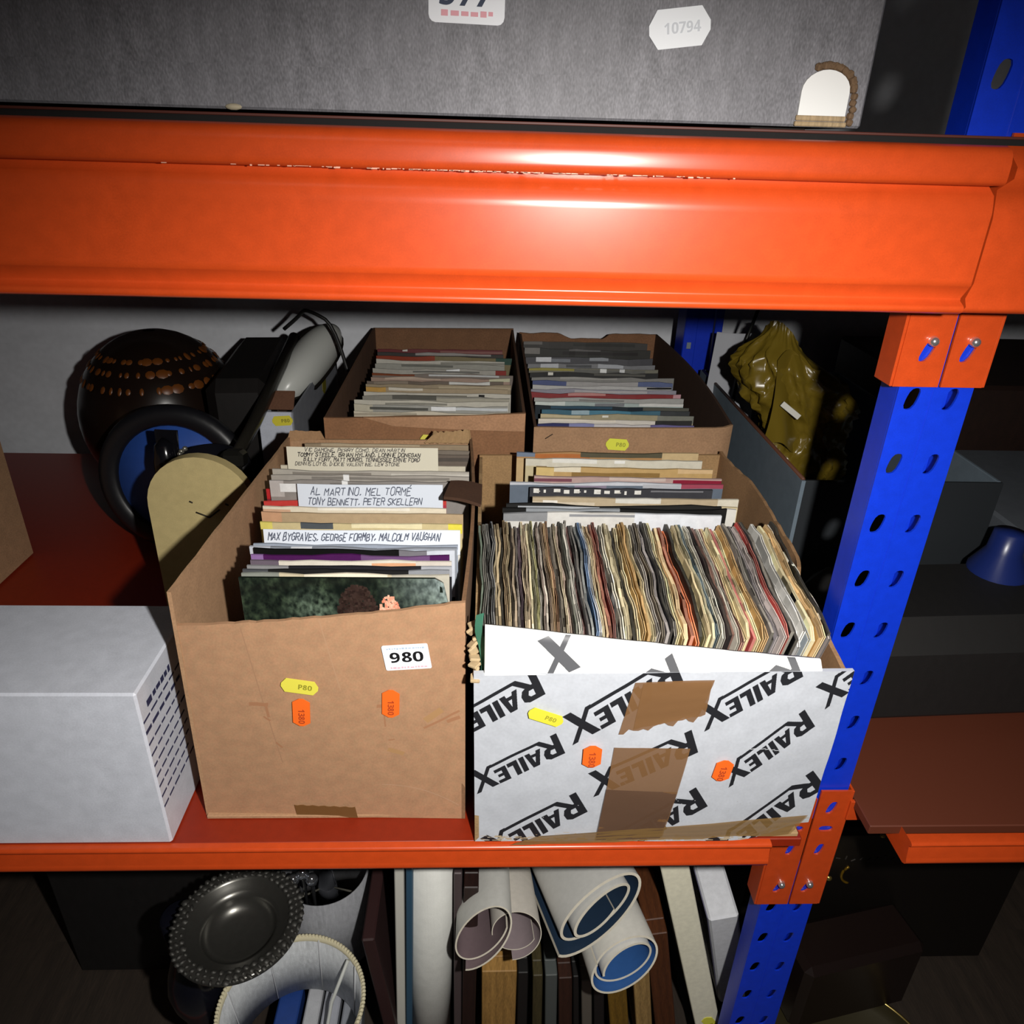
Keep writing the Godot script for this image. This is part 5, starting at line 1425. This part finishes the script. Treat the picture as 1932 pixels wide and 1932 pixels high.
	# white appliance with dark sole, cable looping over it
	o = thing("clothes_iron", "white rounded clothes iron with cream edge and black cable lying on white carton", "iron", Vector3(-0.307, 1.040, -1.31))
	st = mk()
	var ax := Basis.looking_at(Vector3(0.28, 0.30, -1.0).normalized(), Vector3(0.55, 0.8, 0.1).normalized())
	sheet(st, 24, 16, func(u: float, v: float) -> Vector3:
		var l := lerpf(-0.5, 0.5, v)
		var w := sqrt(maxf(1.0 - pow(absf(l) * 2.0, 2.6), 0.0))
		var t := lerpf(-0.1, PI + 0.1, u)
		return ax * Vector3(-0.036 * w * cos(t), 0.046 * w * sin(t), -l * 0.23), 0.002)
	part("housing", st, mat("c9cbc6", 0.3), o)
	st = mk()
	sheet(st, 8, 16, func(u: float, v: float) -> Vector3:
		var l := lerpf(-0.51, 0.51, v)
		var w := sqrt(maxf(1.0 - pow(absf(l) * 1.96, 2.6), 0.0))
		return ax * Vector3(lerpf(0.040, -0.040, u) * w, -0.004, -l * 0.23), 0.012)
	part("sole_plate", st, mat("1a1612", 0.4, 0.3), o, "dark sole plate")
	st = mk()
	var rim_pts := []
	for k in 17:
		var l := lerpf(-0.5, 0.5, k / 16.0)
		var w := sqrt(maxf(1.0 - pow(absf(l) * 2.0, 2.6), 0.0))
		rim_pts.append(ax * Vector3(-0.0385 * w, 0.002, -l * 0.23))
	tube(st, rim_pts, 0.0022, 6)
	part("cream_edge", st, mat("cfc38a", 0.5), o, "cream edge strip")
	st = mk()
	var cable := []
	for k in 21:
		var t := k / 20.0
		cable.append(Vector3(-0.03 + 0.105 * t + 0.006 * sin(t * 9.0), 0.052 + 0.045 * sin(PI * clampf(t * 0.95 + 0.08, 0.0, 1.0)) - 0.055 * smoothstep(0.7, 1.0, t), 0.02 + 0.02 * t))
	tube(st, cable, 0.0032, 8)
	part("cable", st, mat("141312", 0.5), o, "black cable")
	# white carton, open, with yellow stickers
	o = thing("small_carton", "narrow open white carton with a yellow sticker left of the back cartons", "carton", Vector3(0, 0, 0))
	var wm := mat("c6cbd8", 0.7, 0.0, T.fine, 6.0)
	st = mk()
	panel(st, Vector3(-0.343, 0.800, -1.10), Vector3(-0.290, 0.800, -1.10), Vector3(-0.2875, 1.022, -1.10), Vector3(-0.340, 1.022, -1.10), 0.003, 6, 3)
	part("front_panel", st, wm, o)
	st = mk()
	panel(st, Vector3(-0.290, 0.800, -1.10), Vector3(-0.290, 0.800, -1.47), Vector3(-0.2875, 1.028, -1.47), Vector3(-0.2875, 1.022, -1.10), 0.003, 10, 3)
	part("side_panel", st, mat("8f929a", 0.7, 0.0, T.fine, 6.0), o)
	st = mk()
	panel(st, Vector3(-0.343, 0.800, -1.47), Vector3(-0.343, 0.800, -1.10), Vector3(-0.340, 1.022, -1.10), Vector3(-0.340, 1.028, -1.47), 0.003, 10, 3)
	part("side_panel", st, wm, o)
	st = mk()
	panel(st, Vector3(-0.334, 1.023, -1.115), Vector3(-0.290, 1.023, -1.115), Vector3(-0.294, 1.040, -1.15), Vector3(-0.325, 1.040, -1.15), 0.003, 6, 3)
	part("inner_flap", st, mat("7d5640", 0.85, 0.0, T.fibre, 6.0), o, "brown inner flap")
	st = mk()
	abox(st, Vector3(-0.340, 0.8002, -1.465), Vector3(-0.293, 0.99, -1.104), 0.001)
	part("contents", st, mat("5a4334", 0.9), o)
	sticker(o, Vector3(-0.3045, 1.0085, -1.0995), face_basis(4.0), 0.0310, 0.0155, "d8cc3c", "8a8428", "P80")
	sticker(o, Vector3(-0.2870, 1.000, -1.335), Basis(Vector3.UP, PI / 2) * Basis(Vector3.BACK, 1.4), 0.045, 0.03, "7d7418", "55500f", "")
	# white printed box at the shelf edge
	o = thing("printed_box", "white glossy box with rows of small blue print at the left shelf edge", "box")
	st = mk()
	abox(st, Vector3(-0.66, 0.8, -0.64), Vector3(-0.2895, 0.980, -0.5060), 0.002)
	part("body", st, mat("d3d7e2", 0.35, 0.0, T.fine, 6.0), o)
	var turn := Basis(Vector3.UP, PI / 2)
	st = mk()
	for k in 9:
		var y := 0.945 - 0.0125 * k
		var z0 := -0.508
		for w in 6:
			var l := rng.randf_range(0.006, 0.014)
			abox(st, Vector3(-0.2895, y, z0 - l), Vector3(-0.2892, y + 0.0022 * (1.7 if k == 1 else 1.0), z0), 0.0001)
			z0 -= l + 0.003
			if z0 < -0.60: break
	part("print", st, mat("2a2c4c", 0.6), o, "rows of small dark blue print")
	fine_print("bold_print", o, Vector3(-0.2891, 0.957, -0.545), turn, 0.05, 0.007, mat("2a2c4c", 0.6))
	# brown carton further along the shelf, beyond the picture's left edge
	st = mk()
	abox(st, Vector3(-1.15, 0.8, -1.05), Vector3(-0.70, 1.05, -0.58), 0.003)
	single("brown_carton", st, card, "closed brown carton at the far left end of the shelf", "carton")

# ---------------------------------------------------------------- the next bay to the right
func right_bay() -> void:
	var o := thing("grey_tray", "long slate-grey tray holding the yellow bag, right of the cartons", "tray")
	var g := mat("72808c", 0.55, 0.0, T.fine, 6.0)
	var st := mk()
	panel(st, Vector3(0.400, 0.800, -1.34), Vector3(0.400, 0.800, -0.845), Vector3(0.400, 1.032, -0.845), Vector3(0.400, 1.032, -1.34), 0.005, 10, 4)
	part("side_panel", st, g, o)
	st = mk()
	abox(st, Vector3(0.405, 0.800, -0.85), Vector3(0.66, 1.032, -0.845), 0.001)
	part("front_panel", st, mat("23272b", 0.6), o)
	st = mk()
	abox(st, Vector3(0.655, 0.800, -1.34), Vector3(0.66, 1.032, -0.85), 0.001)
	part("side_panel", st, g, o)
	st = mk()
	abox(st, Vector3(0.405, 0.800, -1.34), Vector3(0.655, 1.032, -1.335), 0.001)
	part("back_panel", st, g, o)
	st = mk()
	abox(st, Vector3(0.405, 0.8002, -1.335), Vector3(0.655, 0.806, -0.85), 0.001)
	part("base_panel", st, g, o)
	st = mk()
	tube(st, [Vector3(0.4025, 1.033, -0.848), Vector3(0.4025, 1.033, -1.33)], 0.0028, 6)
	part("rim", st, mat("5a3626", 0.6), o, "brown worn rim")
	# crumpled yellow carrier bag
	o = thing("carrier_bag", "crumpled translucent yellow plastic bag standing in the grey tray", "plastic bag", Vector3(0.488, 0.8065, -1.08))
	var film_m := StandardMaterial3D.new()
	film_m.albedo_color = hexc("6e5c1c")
	film_m.roughness = 0.28
	film_m.cull_mode = BaseMaterial3D.CULL_DISABLED
	film_m.backlight_enabled = true
	film_m.backlight = hexc("4a3c10")
	st = mk()
	sheet(st, 90, 64, func(u: float, v: float) -> Vector3:
		var t := TAU * u
		var w := lerpf(0.045, 0.066, smoothstep(0.0, 0.5, v)) + 0.016 * smoothstep(0.6, 0.75, v) * (1.0 - smoothstep(0.8, 1.0, v))
		var q := Vector3(cos(t), sin(t), v * 2.2)
		var r1 := 1.0 - absf(nz.get_noise_3dv(q * 34.0)) * 2.2
		var r2 := 1.0 - absf(nz.get_noise_3dv(q * 80.0 + Vector3(9, 4, 40.0 * v))) * 2.0
		var crease := 0.86 + 0.22 * r1 * r1 + 0.09 * r2 * r2 + 0.08 * sin(t * 3.0 + v * 5.0)
		var close := 1.0 - 0.62 * smoothstep(0.86, 1.0, v)
		return Vector3(w * crease * close * cos(t) - 0.034 * smoothstep(0.5, 1.0, v) + 0.02 * v * sin(v * 4.0), 0.345 * v - 0.03 * cos(t - 0.6) * v * v, -0.8 * w * crease * close * sin(t)), 0.0006)
	part("bag", st, film_m, o)
	st = mk()
	sheet(st, 12, 8, func(u: float, v: float) -> Vector3:
		return Vector3(-0.075 + 0.06 * u, 0.20 + 0.13 * v + 0.012 * sin(u * 5.0), 0.055 + 0.014 * sin(u * 4.0 + v * 3.0)), 0.0008)
	part("loose_fold", st, film_m, o)
	st = mk()
	rbox(st, Transform3D(Basis(Vector3.BACK, -0.62), Vector3(-0.052, 0.264, 0.078)), Vector3(0.035, 0.008, 0.002), 0.0005)
	part("paper_tab", st, mat("d8d6cc", 0.6), o, "white paper tab")
	# papers and card leaning behind
	var k := 0
	for q in [[0.430, 1.075, -1.26, 0.07, 0.15, "a3a5ac", "large leaning grey card by the blue rear upright"], [0.452, 1.045, -1.245, 0.035, 0.12, "c5c9d4", "pale folded paper leaning against the grey card"]]:
		st = mk()
		panel(st, Vector3(-q[3] / 2, -0.265, 0.02), Vector3(q[3] / 2, -0.265, 0.02), Vector3(q[3] / 2, q[4] / 2 - 0.03, 0), Vector3(-q[3] / 2, q[4] / 2 - 0.03, 0), 0.001, 6, 4, func(u: float, v: float) -> Vector3: return Vector3(-0.02 * (1.0 - v) * (1.0 - u), 0, 0.01 * sin(u * 3.0)))
		var p := single("leaning_card", st, mat(q[5], 0.6), q[6], "card")
		p.position = Vector3(q[0], q[1] + (0.0 if k == 0 else 0.027), q[2])
		k += 1
	st = mk()
	tube(st, [Vector3(0.417, 0.80, -1.20), Vector3(0.433, 1.10, -1.23), Vector3(0.450, 1.165, -1.235)], 0.003, 8)
	single("thin_rod", st, mat("1a1a18", 0.4), "thin black rod standing beside the yellow bag", "rod")
	# dark cases at the back and the right
	st = mk()
	abox(st, Vector3(0.70, 0.80, -1.45), Vector3(1.15, 1.075, -1.12), 0.006)
	var b := single("brown_case", st, mat("2e1a12", 0.6, 0.0, T.cloth, 8.0), "dark brown case behind the yellow bag in the next bay", "case")
	sticker(b, Vector3(0.742, 1.055, -1.1195), face_basis(2.0), 0.028, 0.02, "8a8420", "5c5812", "")
	st = mk()
	abox(st, Vector3(0.67, 0.80, -1.08), Vector3(0.95, 0.985, -0.80), 0.004)
	single("grey_carton", st, mat("5a5f66", 0.7, 0.0, T.fine, 5.0), "grey carton beyond the slate tray in the next bay", "carton")
	st = mk()
	rbox(st, Transform3D(Basis(Vector3.UP, 0.05), Vector3(0.56, 0.8725, -0.735)), Vector3(0.32, 0.145, 0.17), 0.03)
	single("black_bag", st, mat("151313", 0.7, 0.0, T.cloth, 10.0), "soft black bag behind the blue front upright", "bag")
	st = mk()
	lathe(st, [Vector2(0.03, 0.0), Vector2(0.034, 0.006), Vector2(0.034, 0.15), Vector2(0.02, 0.175), Vector2(0.018, 0.2), Vector2(0.0, 0.202)], 24, Transform3D.IDENTITY)
	var bt := single("blue_bottle", st, mat("1b2a66", 0.3), "dark blue bottle beside the grey carton in the next bay", "bottle")
	bt.position = Vector3(0.635, 0.7998, -0.775)

# ---------------------------------------------------------------- below the shelf, left
func drum(parent: Node, called: String, r0: float, r1: float, h: float, m: Material, t := 0.0012, lab := "") -> void:
	var st := mk()
	lathe(st, [Vector2(r0, 0.0), Vector2(r1, h), Vector2(r1 - t, h), Vector2(r0 - t, 0.0), Vector2(r0, 0.0)], 48, Transform3D.IDENTITY)
	part(called, st, m, parent, lab)

func below_left() -> void:
	# pewter dish with an ornate rim on a foot
	var o := thing("pewter_dish", "dark pewter dish on a foot with a wide ornate beaded rim", "dish", Vector3(-0.273, 0.2183, -0.566))
	var pew := mat("5a5955", 0.28, 0.75, T.fine, 14.0)
	var st := mk()
	lathe(st, [Vector2(0.0, 0.352), Vector2(0.026, 0.353), Vector2(0.036, 0.358), Vector2(0.0405, 0.366), Vector2(0.0425, 0.371), Vector2(0.0465, 0.373), Vector2(0.051, 0.376), Vector2(0.0555, 0.379)], 64, Transform3D.IDENTITY)
	part("well", st, pew, o, "smooth dark hollow")
	st = mk()
	lathe(st, [Vector2(0.0555, 0.379), Vector2(0.058, 0.3815), Vector2(0.064, 0.3825), Vector2(0.070, 0.3815), Vector2(0.0725, 0.379), Vector2(0.0715, 0.376), Vector2(0.05, 0.366), Vector2(0.03, 0.345), Vector2(0.0, 0.343)], 64, Transform3D.IDENTITY)
	part("rim", st, pew, o)
	st = mk()
	for row in 3:
		var n: int = [44, 50, 56][row]
		for k in n:
			var t := TAU * (k + 0.5 * row) / n
			var r: float = [0.0595, 0.0652, 0.0705][row]
			var q := rng.randf_range(0.8, 1.25)
			lathe(st, [Vector2(0, 0.0018 * q), Vector2(0.0020 * q, 0.0010), Vector2(0.0032 * q, -0.0006)], 6, Transform3D(Basis(Vector3.UP, t) * Basis.from_scale(Vector3(rng.randf_range(0.6, 1.4), 1, rng.randf_range(0.6, 1.4))), Vector3(r * cos(t), 0.3822, r * sin(t))))
	part("beading", st, mat("3b3a37", 0.55, 0.6), o, "raised beading all round the rim").set_meta("kind", "stuff")
	st = mk()
	lathe(st, [Vector2(0.0, 0.345), Vector2(0.020, 0.343), Vector2(0.022, 0.335), Vector2(0.018, 0.333), Vector2(0, 0.333)], 32, Transform3D.IDENTITY)
	part("foot", st, mat("2b2b30", 0.25, 0.5), o)
	# black urn under the dish
	st = mk()
	lathe(st, [Vector2(0.03, 0.0), Vector2(0.034, 0.02), Vector2(0.020, 0.12), Vector2(0.022, 0.17), Vector2(0.031, 0.20), Vector2(0.034, 0.225), Vector2(0.030, 0.25), Vector2(0.020, 0.285), Vector2(0.022, 0.355), Vector2(0.018, 0.358), Vector2(0, 0.352)], 36, Transform3D.IDENTITY)
	var urn := single("black_urn", st, mat("0f1018", 0.2), "rounded black urn half hidden below the pewter dish", "urn")
	urn.position = Vector3(-0.352, 0.2183, -0.592)
	# grey drum lampshade with a chrome fitting
	o = thing("table_lamp", "grey drum lampshade on a chrome fitting, tucked behind the pewter dish", "lamp", Vector3(-0.213, 0.2183, -0.724))
	st = mk()
	lathe(st, [Vector2(0.068, 0.135), Vector2(0.060, 0.268), Vector2(0.0585, 0.268), Vector2(0.0665, 0.135), Vector2(0.068, 0.135)], 48, Transform3D.IDENTITY)
	part("shade", st, mat("a8aab0", 0.8, 0.0, T.cloth, 20.0), o)
	st = mk()
	lathe(st, [Vector2(0.0, 0.235), Vector2(0.013, 0.233), Vector2(0.014, 0.21), Vector2(0.008, 0.27), Vector2(0.01, 0.1), Vector2(0.04, 0.02), Vector2(0.045, 0.0), Vector2(0, 0)], 24, Transform3D.IDENTITY)
	part("stem", st, mat("4c4e54", 0.3, 0.6), o)
	st = mk()
	for a: float in [0.4, 2.5, 4.6]:
		tube(st, [Vector3(0.012 * cos(a), 0.232, 0.012 * sin(a)), Vector3(0.060 * cos(a), 0.242, 0.060 * sin(a))], 0.0015, 6)
	part("spider", st, mat("77746a", 0.4, 0.5), o)
	st = mk()
	for q in [[-0.036, 0.281, 0.030], [-0.024, 0.286, 0.024], [-0.011, 0.281, 0.030]]:
		lathe(st, [Vector2(0, 0.010), Vector2(0.006, 0.008), Vector2(0.0085, 0.001), Vector2(0.006, -0.006), Vector2(0.0025, -0.012), Vector2(0.0025, -0.09), Vector2(0, -0.09)], 16, Transform3D(Basis.IDENTITY, Vector3(q[0], q[1], q[2])))
	part("chrome_fitting", st, mat("d8dce4", 0.1, 0.95), o, "bright chrome knobs")
	# stack under the white shade: blue and white files
	var files := [[-0.258, 0.030, "1d3f86", "blue file standing under the beaded lampshade"], [-0.225, 0.020, "b9bbc0", "first white file right of the blue file"], [-0.200, 0.022, "a9acb6", "second white file, pale grey, under the beaded lampshade"], [-0.172, 0.024, "8f939c", "third file, mid grey, at the right under the beaded lampshade"]]
	for f in files:
		st = mk()
		rbox(st, Transform3D(Basis(Vector3.BACK, -0.06), Vector3(f[0], 0.2182 + 0.064, -0.57)), Vector3(f[1], 0.127, 0.16), 0.002)
		single("box_file", st, mat(f[2], 0.5, 0.0, T.fine, 8.0), f[3], "file", "files under the beaded lampshade")
	# cream lampshade, open ring uppermost
	o = thing("lampshade", "white lampshade with beaded cream trim, open ring facing up, at front", "lampshade", Vector3(-0.227, 0.3495, -0.562))
	var lin_m := mat("e6eaee", 0.85, 0.0, T.cloth, 20.0)
	drum(o, "shade", 0.078, 0.0865, 0.098, lin_m)
	st = mk()
	for k in 120:
		var t := TAU * k / 120.0
		lathe(st, [Vector2(0, 0.0032), Vector2(0.0026, 0.0016), Vector2(0.0026, -0.0016), Vector2(0, -0.0032)], 6, Transform3D(Basis.IDENTITY, Vector3(0.0875 * cos(t), 0.0985, 0.0875 * sin(t))))
	lathe(st, [Vector2(0.0885, 0.092), Vector2(0.0888, 0.099), Vector2(0.0845, 0.0995), Vector2(0.0845, 0.092)], 60, Transform3D.IDENTITY)
	part("beaded_trim", st, mat("cdc5a6", 0.8), o, "cream beaded trim round the ring")
	st = mk()
	for k in 8:
		var t := TAU * k / 8.0 + 0.2
		tube(st, [Vector3(0.0845 * cos(t), 0.096, 0.0845 * sin(t)), Vector3(0.0765 * cos(t), 0.002, 0.0765 * sin(t))], 0.0012, 6)
	part("rib", st, mat("b3b5b8", 0.6), o)
	st = mk()
	tube(st, [Vector3(0.060, 0.096, -0.055), Vector3(0.040, 0.050, -0.030), Vector3(0.036, 0.03, -0.015), Vector3(0.036, 0.012, 0.0)], 0.0024, 8)
	tube(st, [Vector3(0.036, 0.012, 0.0), Vector3(-0.04, 0.012, 0.03)], 0.002, 8)
	part("shade_carrier", st, mat("b9bcb8", 0.5), o, "white wire carrier")
	# dark boxes at the back
	st = mk()
	abox(st, Vector3(-0.62, 0.2183, -1.15), Vector3(-0.36, 0.60, -0.75), 0.004)
	single("dark_crate", st, mat("1c1a1a", 0.6, 0.0, T.cloth, 8.0), "dark crate at the back left of the bottom shelf", "crate")
	st = mk()
	abox(st, Vector3(-0.34, 0.2183, -1.22), Vector3(-0.115, 0.50, -0.81), 0.004)
	single("black_case", st, mat("17171a", 0.45, 0.0, T.cloth, 8.0), "black case behind the grey drum lampshade", "case")
	st = mk()
	rbox(st, Transform3D(Basis(Vector3.BACK, 0.10), Vector3(-0.118, 0.375, -0.70)), Vector3(0.016, 0.305, 0.22), 0.002)
	single("dark_red_book", st, mat("2c1414", 0.6), "dark red album standing between lampshade and white board", "album")

# picture frame standing with its edge to the aisle: foot and head given at the front edge
func frame(called: String, label: String, foot: Vector2, head: Vector2, w: float, z0: float, z1: float, colour: String, back: String, tex: Texture2D = null, grp := "frames and boards stored upright") -> Node3D:
	var up := Vector3(head.x - foot.x, head.y - foot.y, 0)
	var h := up.length()
	var b := Basis(Vector3(up.y, -up.x, 0) / h, up / h, Vector3.BACK)
	var o := thing(called, label, "picture frame", Vector3(foot.x, foot.y + w * 0.5 * absf(up.x) / h + 0.0004, z0), grp)
	o.basis = b
	var m := mat(colour, 0.5, 0.0, tex, 14.0)
	var st := mk()
	var d := z0 - z1
	var q := minf(0.02, d * 0.2)
	abox(st, Vector3(-w / 2, 0, -q), Vector3(w / 2, h, 0), 0.0012)
	abox(st, Vector3(-w / 2, 0, -d), Vector3(w / 2, h, -d + q), 0.0012)
	abox(st, Vector3(-w / 2, h - q, -d + q), Vector3(w / 2, h, -q), 0.0012)
	abox(st, Vector3(-w / 2, 0, -d + q), Vector3(w / 2, q, -q), 0.0012)
	part("moulding", st, m, o)
	st = mk()
	abox(st, Vector3(-w * 0.2, q, -d + q), Vector3(w * 0.25, h - q, -q), 0.0004)
	part("backing", st, mat(back, 0.8), o)
	return o

# loosely rolled paper: spiral section swept along an axis; b.z points out of the near end
func paper_roll(called: String, label: String, at: Vector3, b: Basis, ra: float, rb: float, turns: float, shrink: float, length: float, outer: String, inner: String, grp := "rolled posters on the bottom shelf", start := 0.0, thick := 0.0011) -> Node3D:
	var o := thing(called, label, "paper roll", at, grp)
	var st := mk()
	var sec := func(u: float, v: float) -> Vector3:
		var t := start + TAU * turns * u
		var k := 1.0 - shrink * u
		return b * Vector3(ra * k * cos(t), rb * k * sin(t), -length * (1.0 - v) + 0.006 * sin(t * 0.5))
	sheet(st, int(48 * turns), 6, sec, thick, lin(outer), lin(inner), lin("cfc9b8"))
	part("sheet", st, vmat(0.7, T.fine, 12.0), o)
	return o

func below_middle() -> void:
	var deck := 0.2187
	# white board and blue canvas
	frame("white_board", "thin cream board edge standing left of the white tube", Vector2(-0.1045, deck), Vector2(-0.0915, 0.652), 0.011, -0.60, -0.95, "c9c8bf", "b9b8b0")
	frame("blue_canvas", "narrow blue-edged canvas between cream board and white tube", Vector2(-0.0945, deck), Vector2(-0.0795, 0.652), 0.008, -0.602, -0.95, "2f5068", "55646c")
	# tall white tube
	var o := thing("poster_tube", "tall white paper tube standing upright among the frames", "paper roll", Vector3(-0.067, deck, -0.632), "rolled posters on the bottom shelf")
	var st := mk()
	var ax := Basis(Vector3.BACK, -0.030)
	lathe(st, [Vector2(0, 0.002), Vector2(0.029, 0.0), Vector2(0.0275, 0.44), Vector2(0.026, 0.44), Vector2(0.026, 0.3), Vector2(0, 0.3)], 40, Transform3D(ax, Vector3.ZERO))
	part("tube", st, mat("d8d9d4", 0.6, 0.0, T.fine, 6.0), o)
	var F := [
		["mauve edged dark frame directly right of the white tube", -0.0262, 0.62, -0.0235, 0.010, "4a3f40", ""],
		["dark mahogany frame right of the white tube", -0.0115, 0.60, -0.0075, 0.018, "2a1510", "w"],
		["wide pale wooden frame under the smallest paper roll", 0.0315, 0.43, 0.0298, 0.046, "b88c4c", "w"],
		["black frame right of the wide pale wooden one", 0.0655, 0.42, 0.0614, 0.014, "151414", ""],
		["olive frame, next after the black one", 0.0870, 0.42, 0.0807, 0.013, "4c4428", "w"],
		["slate-grey frame between the olive and brown ones", 0.1070, 0.42, 0.0985, 0.016, "4c5150", ""],
		["red-brown frame left of two black ones", 0.1285, 0.42, 0.1166, 0.018, "3c2014", "w"],
		["thin black frame beside the red-brown one", 0.1450, 0.41, 0.1320, 0.008, "131212", ""],
		["pewter-grey frame below the lower paper roll", 0.1610, 0.40, 0.1469, 0.014, "5e5850", ""],
		["second black frame, left of the ochre one", 0.1790, 0.39, 0.1643, 0.014, "161414", ""],
		["ochre gilt frame under the lower paper roll", 0.2110, 0.38, 0.1894, 0.026, "86641e", "w"],
		["pale wooden frame right of the ochre one", 0.2460, 0.42, 0.2176, 0.022, "b39058", "w"],
		["broad red-brown frame beside the white-painted one", 0.2790, 0.50, 0.2290, 0.028, "5a3014", "w"],
	]
	for f in F:
		frame("framed_picture", f[0], Vector2(f[1], deck), Vector2(f[3], f[2]), f[4], -0.605 - 0.004 * (int(f[4] * 1000.0) % 3), -0.98, f[5], "3a3026", T.wood if f[6] == "w" else null)
	var w := frame("framed_picture", "white-painted frame with a yellow sticker leaning by the blue upright", Vector2(0.3455, deck), Vector2(0.2290, 0.652), 0.034, -0.610, -1.0, "f2eed6", "8f8a78", T.fine)
	sticker(w, Vector3(0.004, 0.082, 0.0006), Basis(Vector3.BACK, -1.25), 0.034, 0.016, "e0dc4a", "8f8a24", "P80")
	# thick stretched canvas standing on one corner, painted face to the left
	var c := thing("canvas", "thick stretched canvas, white edge and purple painted face, by the blue upright", "canvas", Vector3(0.323, 0.500, -0.632))
	c.basis = Basis(Vector3.BACK, 0.25) * Basis(Vector3.RIGHT, 0.16)
	st = mk()
	abox(st, Vector3(-0.020, -0.268, -0.32), Vector3(0.020, 0.0, 0.0), 0.003)
	part("stretcher", st, mat("e2e4ea", 0.7, 0.0, T.fine, 12.0), c)
	st = mk()
	abox(st, Vector3(-0.0212, -0.262, -0.315), Vector3(-0.0201, -0.005, -0.005), 0.0003)
	part("painted_face", st, mat("8683a0", 0.7, 0.0, T.cloth, 12.0), c, "pale purple painted face")
	st = mk()
	for k in 130:
		rbox(st, Transform3D(Basis(Vector3.RIGHT, rng.randf() * 3.0), Vector3(-0.0213, -rng.randf_range(0.02, 0.2), -rng.randf_range(0.02, 0.29))), Vector3(0.0006, rng.randf_range(0.01, 0.03), rng.randf_range(0.003, 0.008)), 0.0002)
	part("paint_strokes", st, mat("34305c", 0.7), c, "dark purple brush strokes").set_meta("kind", "stuff")
	# rolled paper on top of the frames; near ends tip down towards the aisle
	var tip := Basis(Vector3.RIGHT, -0.32)
	paper_roll("paper_roll", "narrow white paper roll, leftmost of the lying rolls", Vector3(0.0065, 0.576, -0.560), Basis(Vector3.UP, 0.0) * tip * Basis(Vector3.BACK, 0.9), 0.046, 0.0265, 1.3, 0.14, 0.34, "dcdcd6", "7a686c", "rolled posters on the bottom shelf", 3.5, 0.002)
	paper_roll("paper_roll", "loosely curled white poster open at the end, beside the narrow roll", Vector3(0.046, 0.556, -0.575), Basis(Vector3.UP, 0.05) * tip * Basis(Vector3.BACK, 0.2), 0.033, 0.030, 1.2, 0.22, 0.32, "dcd6cc", "9a8c8f", "rolled posters on the bottom shelf", 4.4)
	paper_roll("paper_roll", "wide flattened white paper roll with dark blue inside, upper of two at right", Vector3(0.144, 0.590, -0.580), Basis(Vector3.UP, 0.20) * tip * Basis(Vector3.BACK, 0.62), 0.070, 0.030, 2.3, 0.52, 0.36, "d8d8d4", "1c3048", "rolled posters on the bottom shelf", 3.3, 0.0035)
	paper_roll("paper_roll", "lower white paper roll with bright blue inside beneath the flattened one", Vector3(0.176, 0.536, -0.552), Basis(Vector3.UP, 0.10) * tip * Basis(Vector3.BACK, 0.55), 0.048, 0.030, 2.1, 0.34, 0.36, "e6e4dc", "3060a0", "rolled posters on the bottom shelf", 2.2, 0.0026)

# ---------------------------------------------------------------- below the shelf, right of the upright
func below_right() -> void:
	var o := thing("black_box", "black lacquered box with a gold crescent right of the blue upright", "box", Vector3(0.62, 0.2183, -0.92))
	var st := mk()
	rbox(st, Transform3D(Basis.IDENTITY, Vector3(0, 0.15, 0)), Vector3(0.42, 0.30, 0.34), 0.008)
	part("body", st, mat("14110f", 0.3), o)
	st = mk()
	var pts := []
	for k in 13:
		var t := lerpf(0.6, 2.9, k / 12.0)
		pts.append(Vector3(-0.055 - 0.018 * sin(t), 0.21 + 0.020 * cos(t), 0.1708))
	tube(st, pts, 0.002, 6)
	part("gold_crescent", st, mat("8a6a1c", 0.35, 0.6), o, "gold crescent")
	st = mk()
	for q in [[-0.03, 0.292], [-0.01, 0.292], [0.06, 0.27], [-0.09, 0.2]]:
		lathe(st, [Vector2(0, 0.004), Vector2(0.004, 0.002), Vector2(0.005, 0)], 10, Transform3D(Basis(Vector3.RIGHT, PI / 2), Vector3(q[0], q[1], 0.170)))
	part("stud", st, mat("a08a4a", 0.3, 0.8), o, "brass studs")
	st = mk()
	for k in 16:
		rbox(st, Transform3D(Basis(Vector3.BACK, rng.randf() * 3.0), Vector3(-0.11 + 0.012 * k, 0.245 + rng.randf_range(-0.006, 0.006), 0.1704)), Vector3(0.007, 0.002, 0.0008), 0.0002)
	part("painted_scroll", st, mat("3a3632", 0.5), o)
	o = thing("round_tray", "round dark tray with a gold rim lying in the next bay below", "tray", Vector3(0.53, 0.2183, -0.575))
	st = mk()
	lathe(st, [Vector2(0.0, 0.0), Vector2(0.125, 0.0), Vector2(0.139, 0.012), Vector2(0.137, 0.013), Vector2(0.122, 0.003), Vector2(0.0, 0.003)], 56, Transform3D.IDENTITY)
	part("dish", st, mat("3a3420", 0.4, 0.3), o)
	st = mk()
	lathe(st, [Vector2(0.137, 0.0125), Vector2(0.1385, 0.0148), Vector2(0.141, 0.0140), Vector2(0.140, 0.0115)], 72, Transform3D.IDENTITY)
	part("gold_rim", st, mat("c9b06a", 0.2, 0.9), o, "thin gold rim")
	st = mk()
	rbox(st, Transform3D(Basis(Vector3.UP, 0.2), Vector3(0.56, 0.29, -0.70)), Vector3(0.2, 0.14, 0.08), 0.01)
	single("jewellery_box", st, mat("1d1412", 0.3), "small dark box between round tray and black lacquered box", "box")
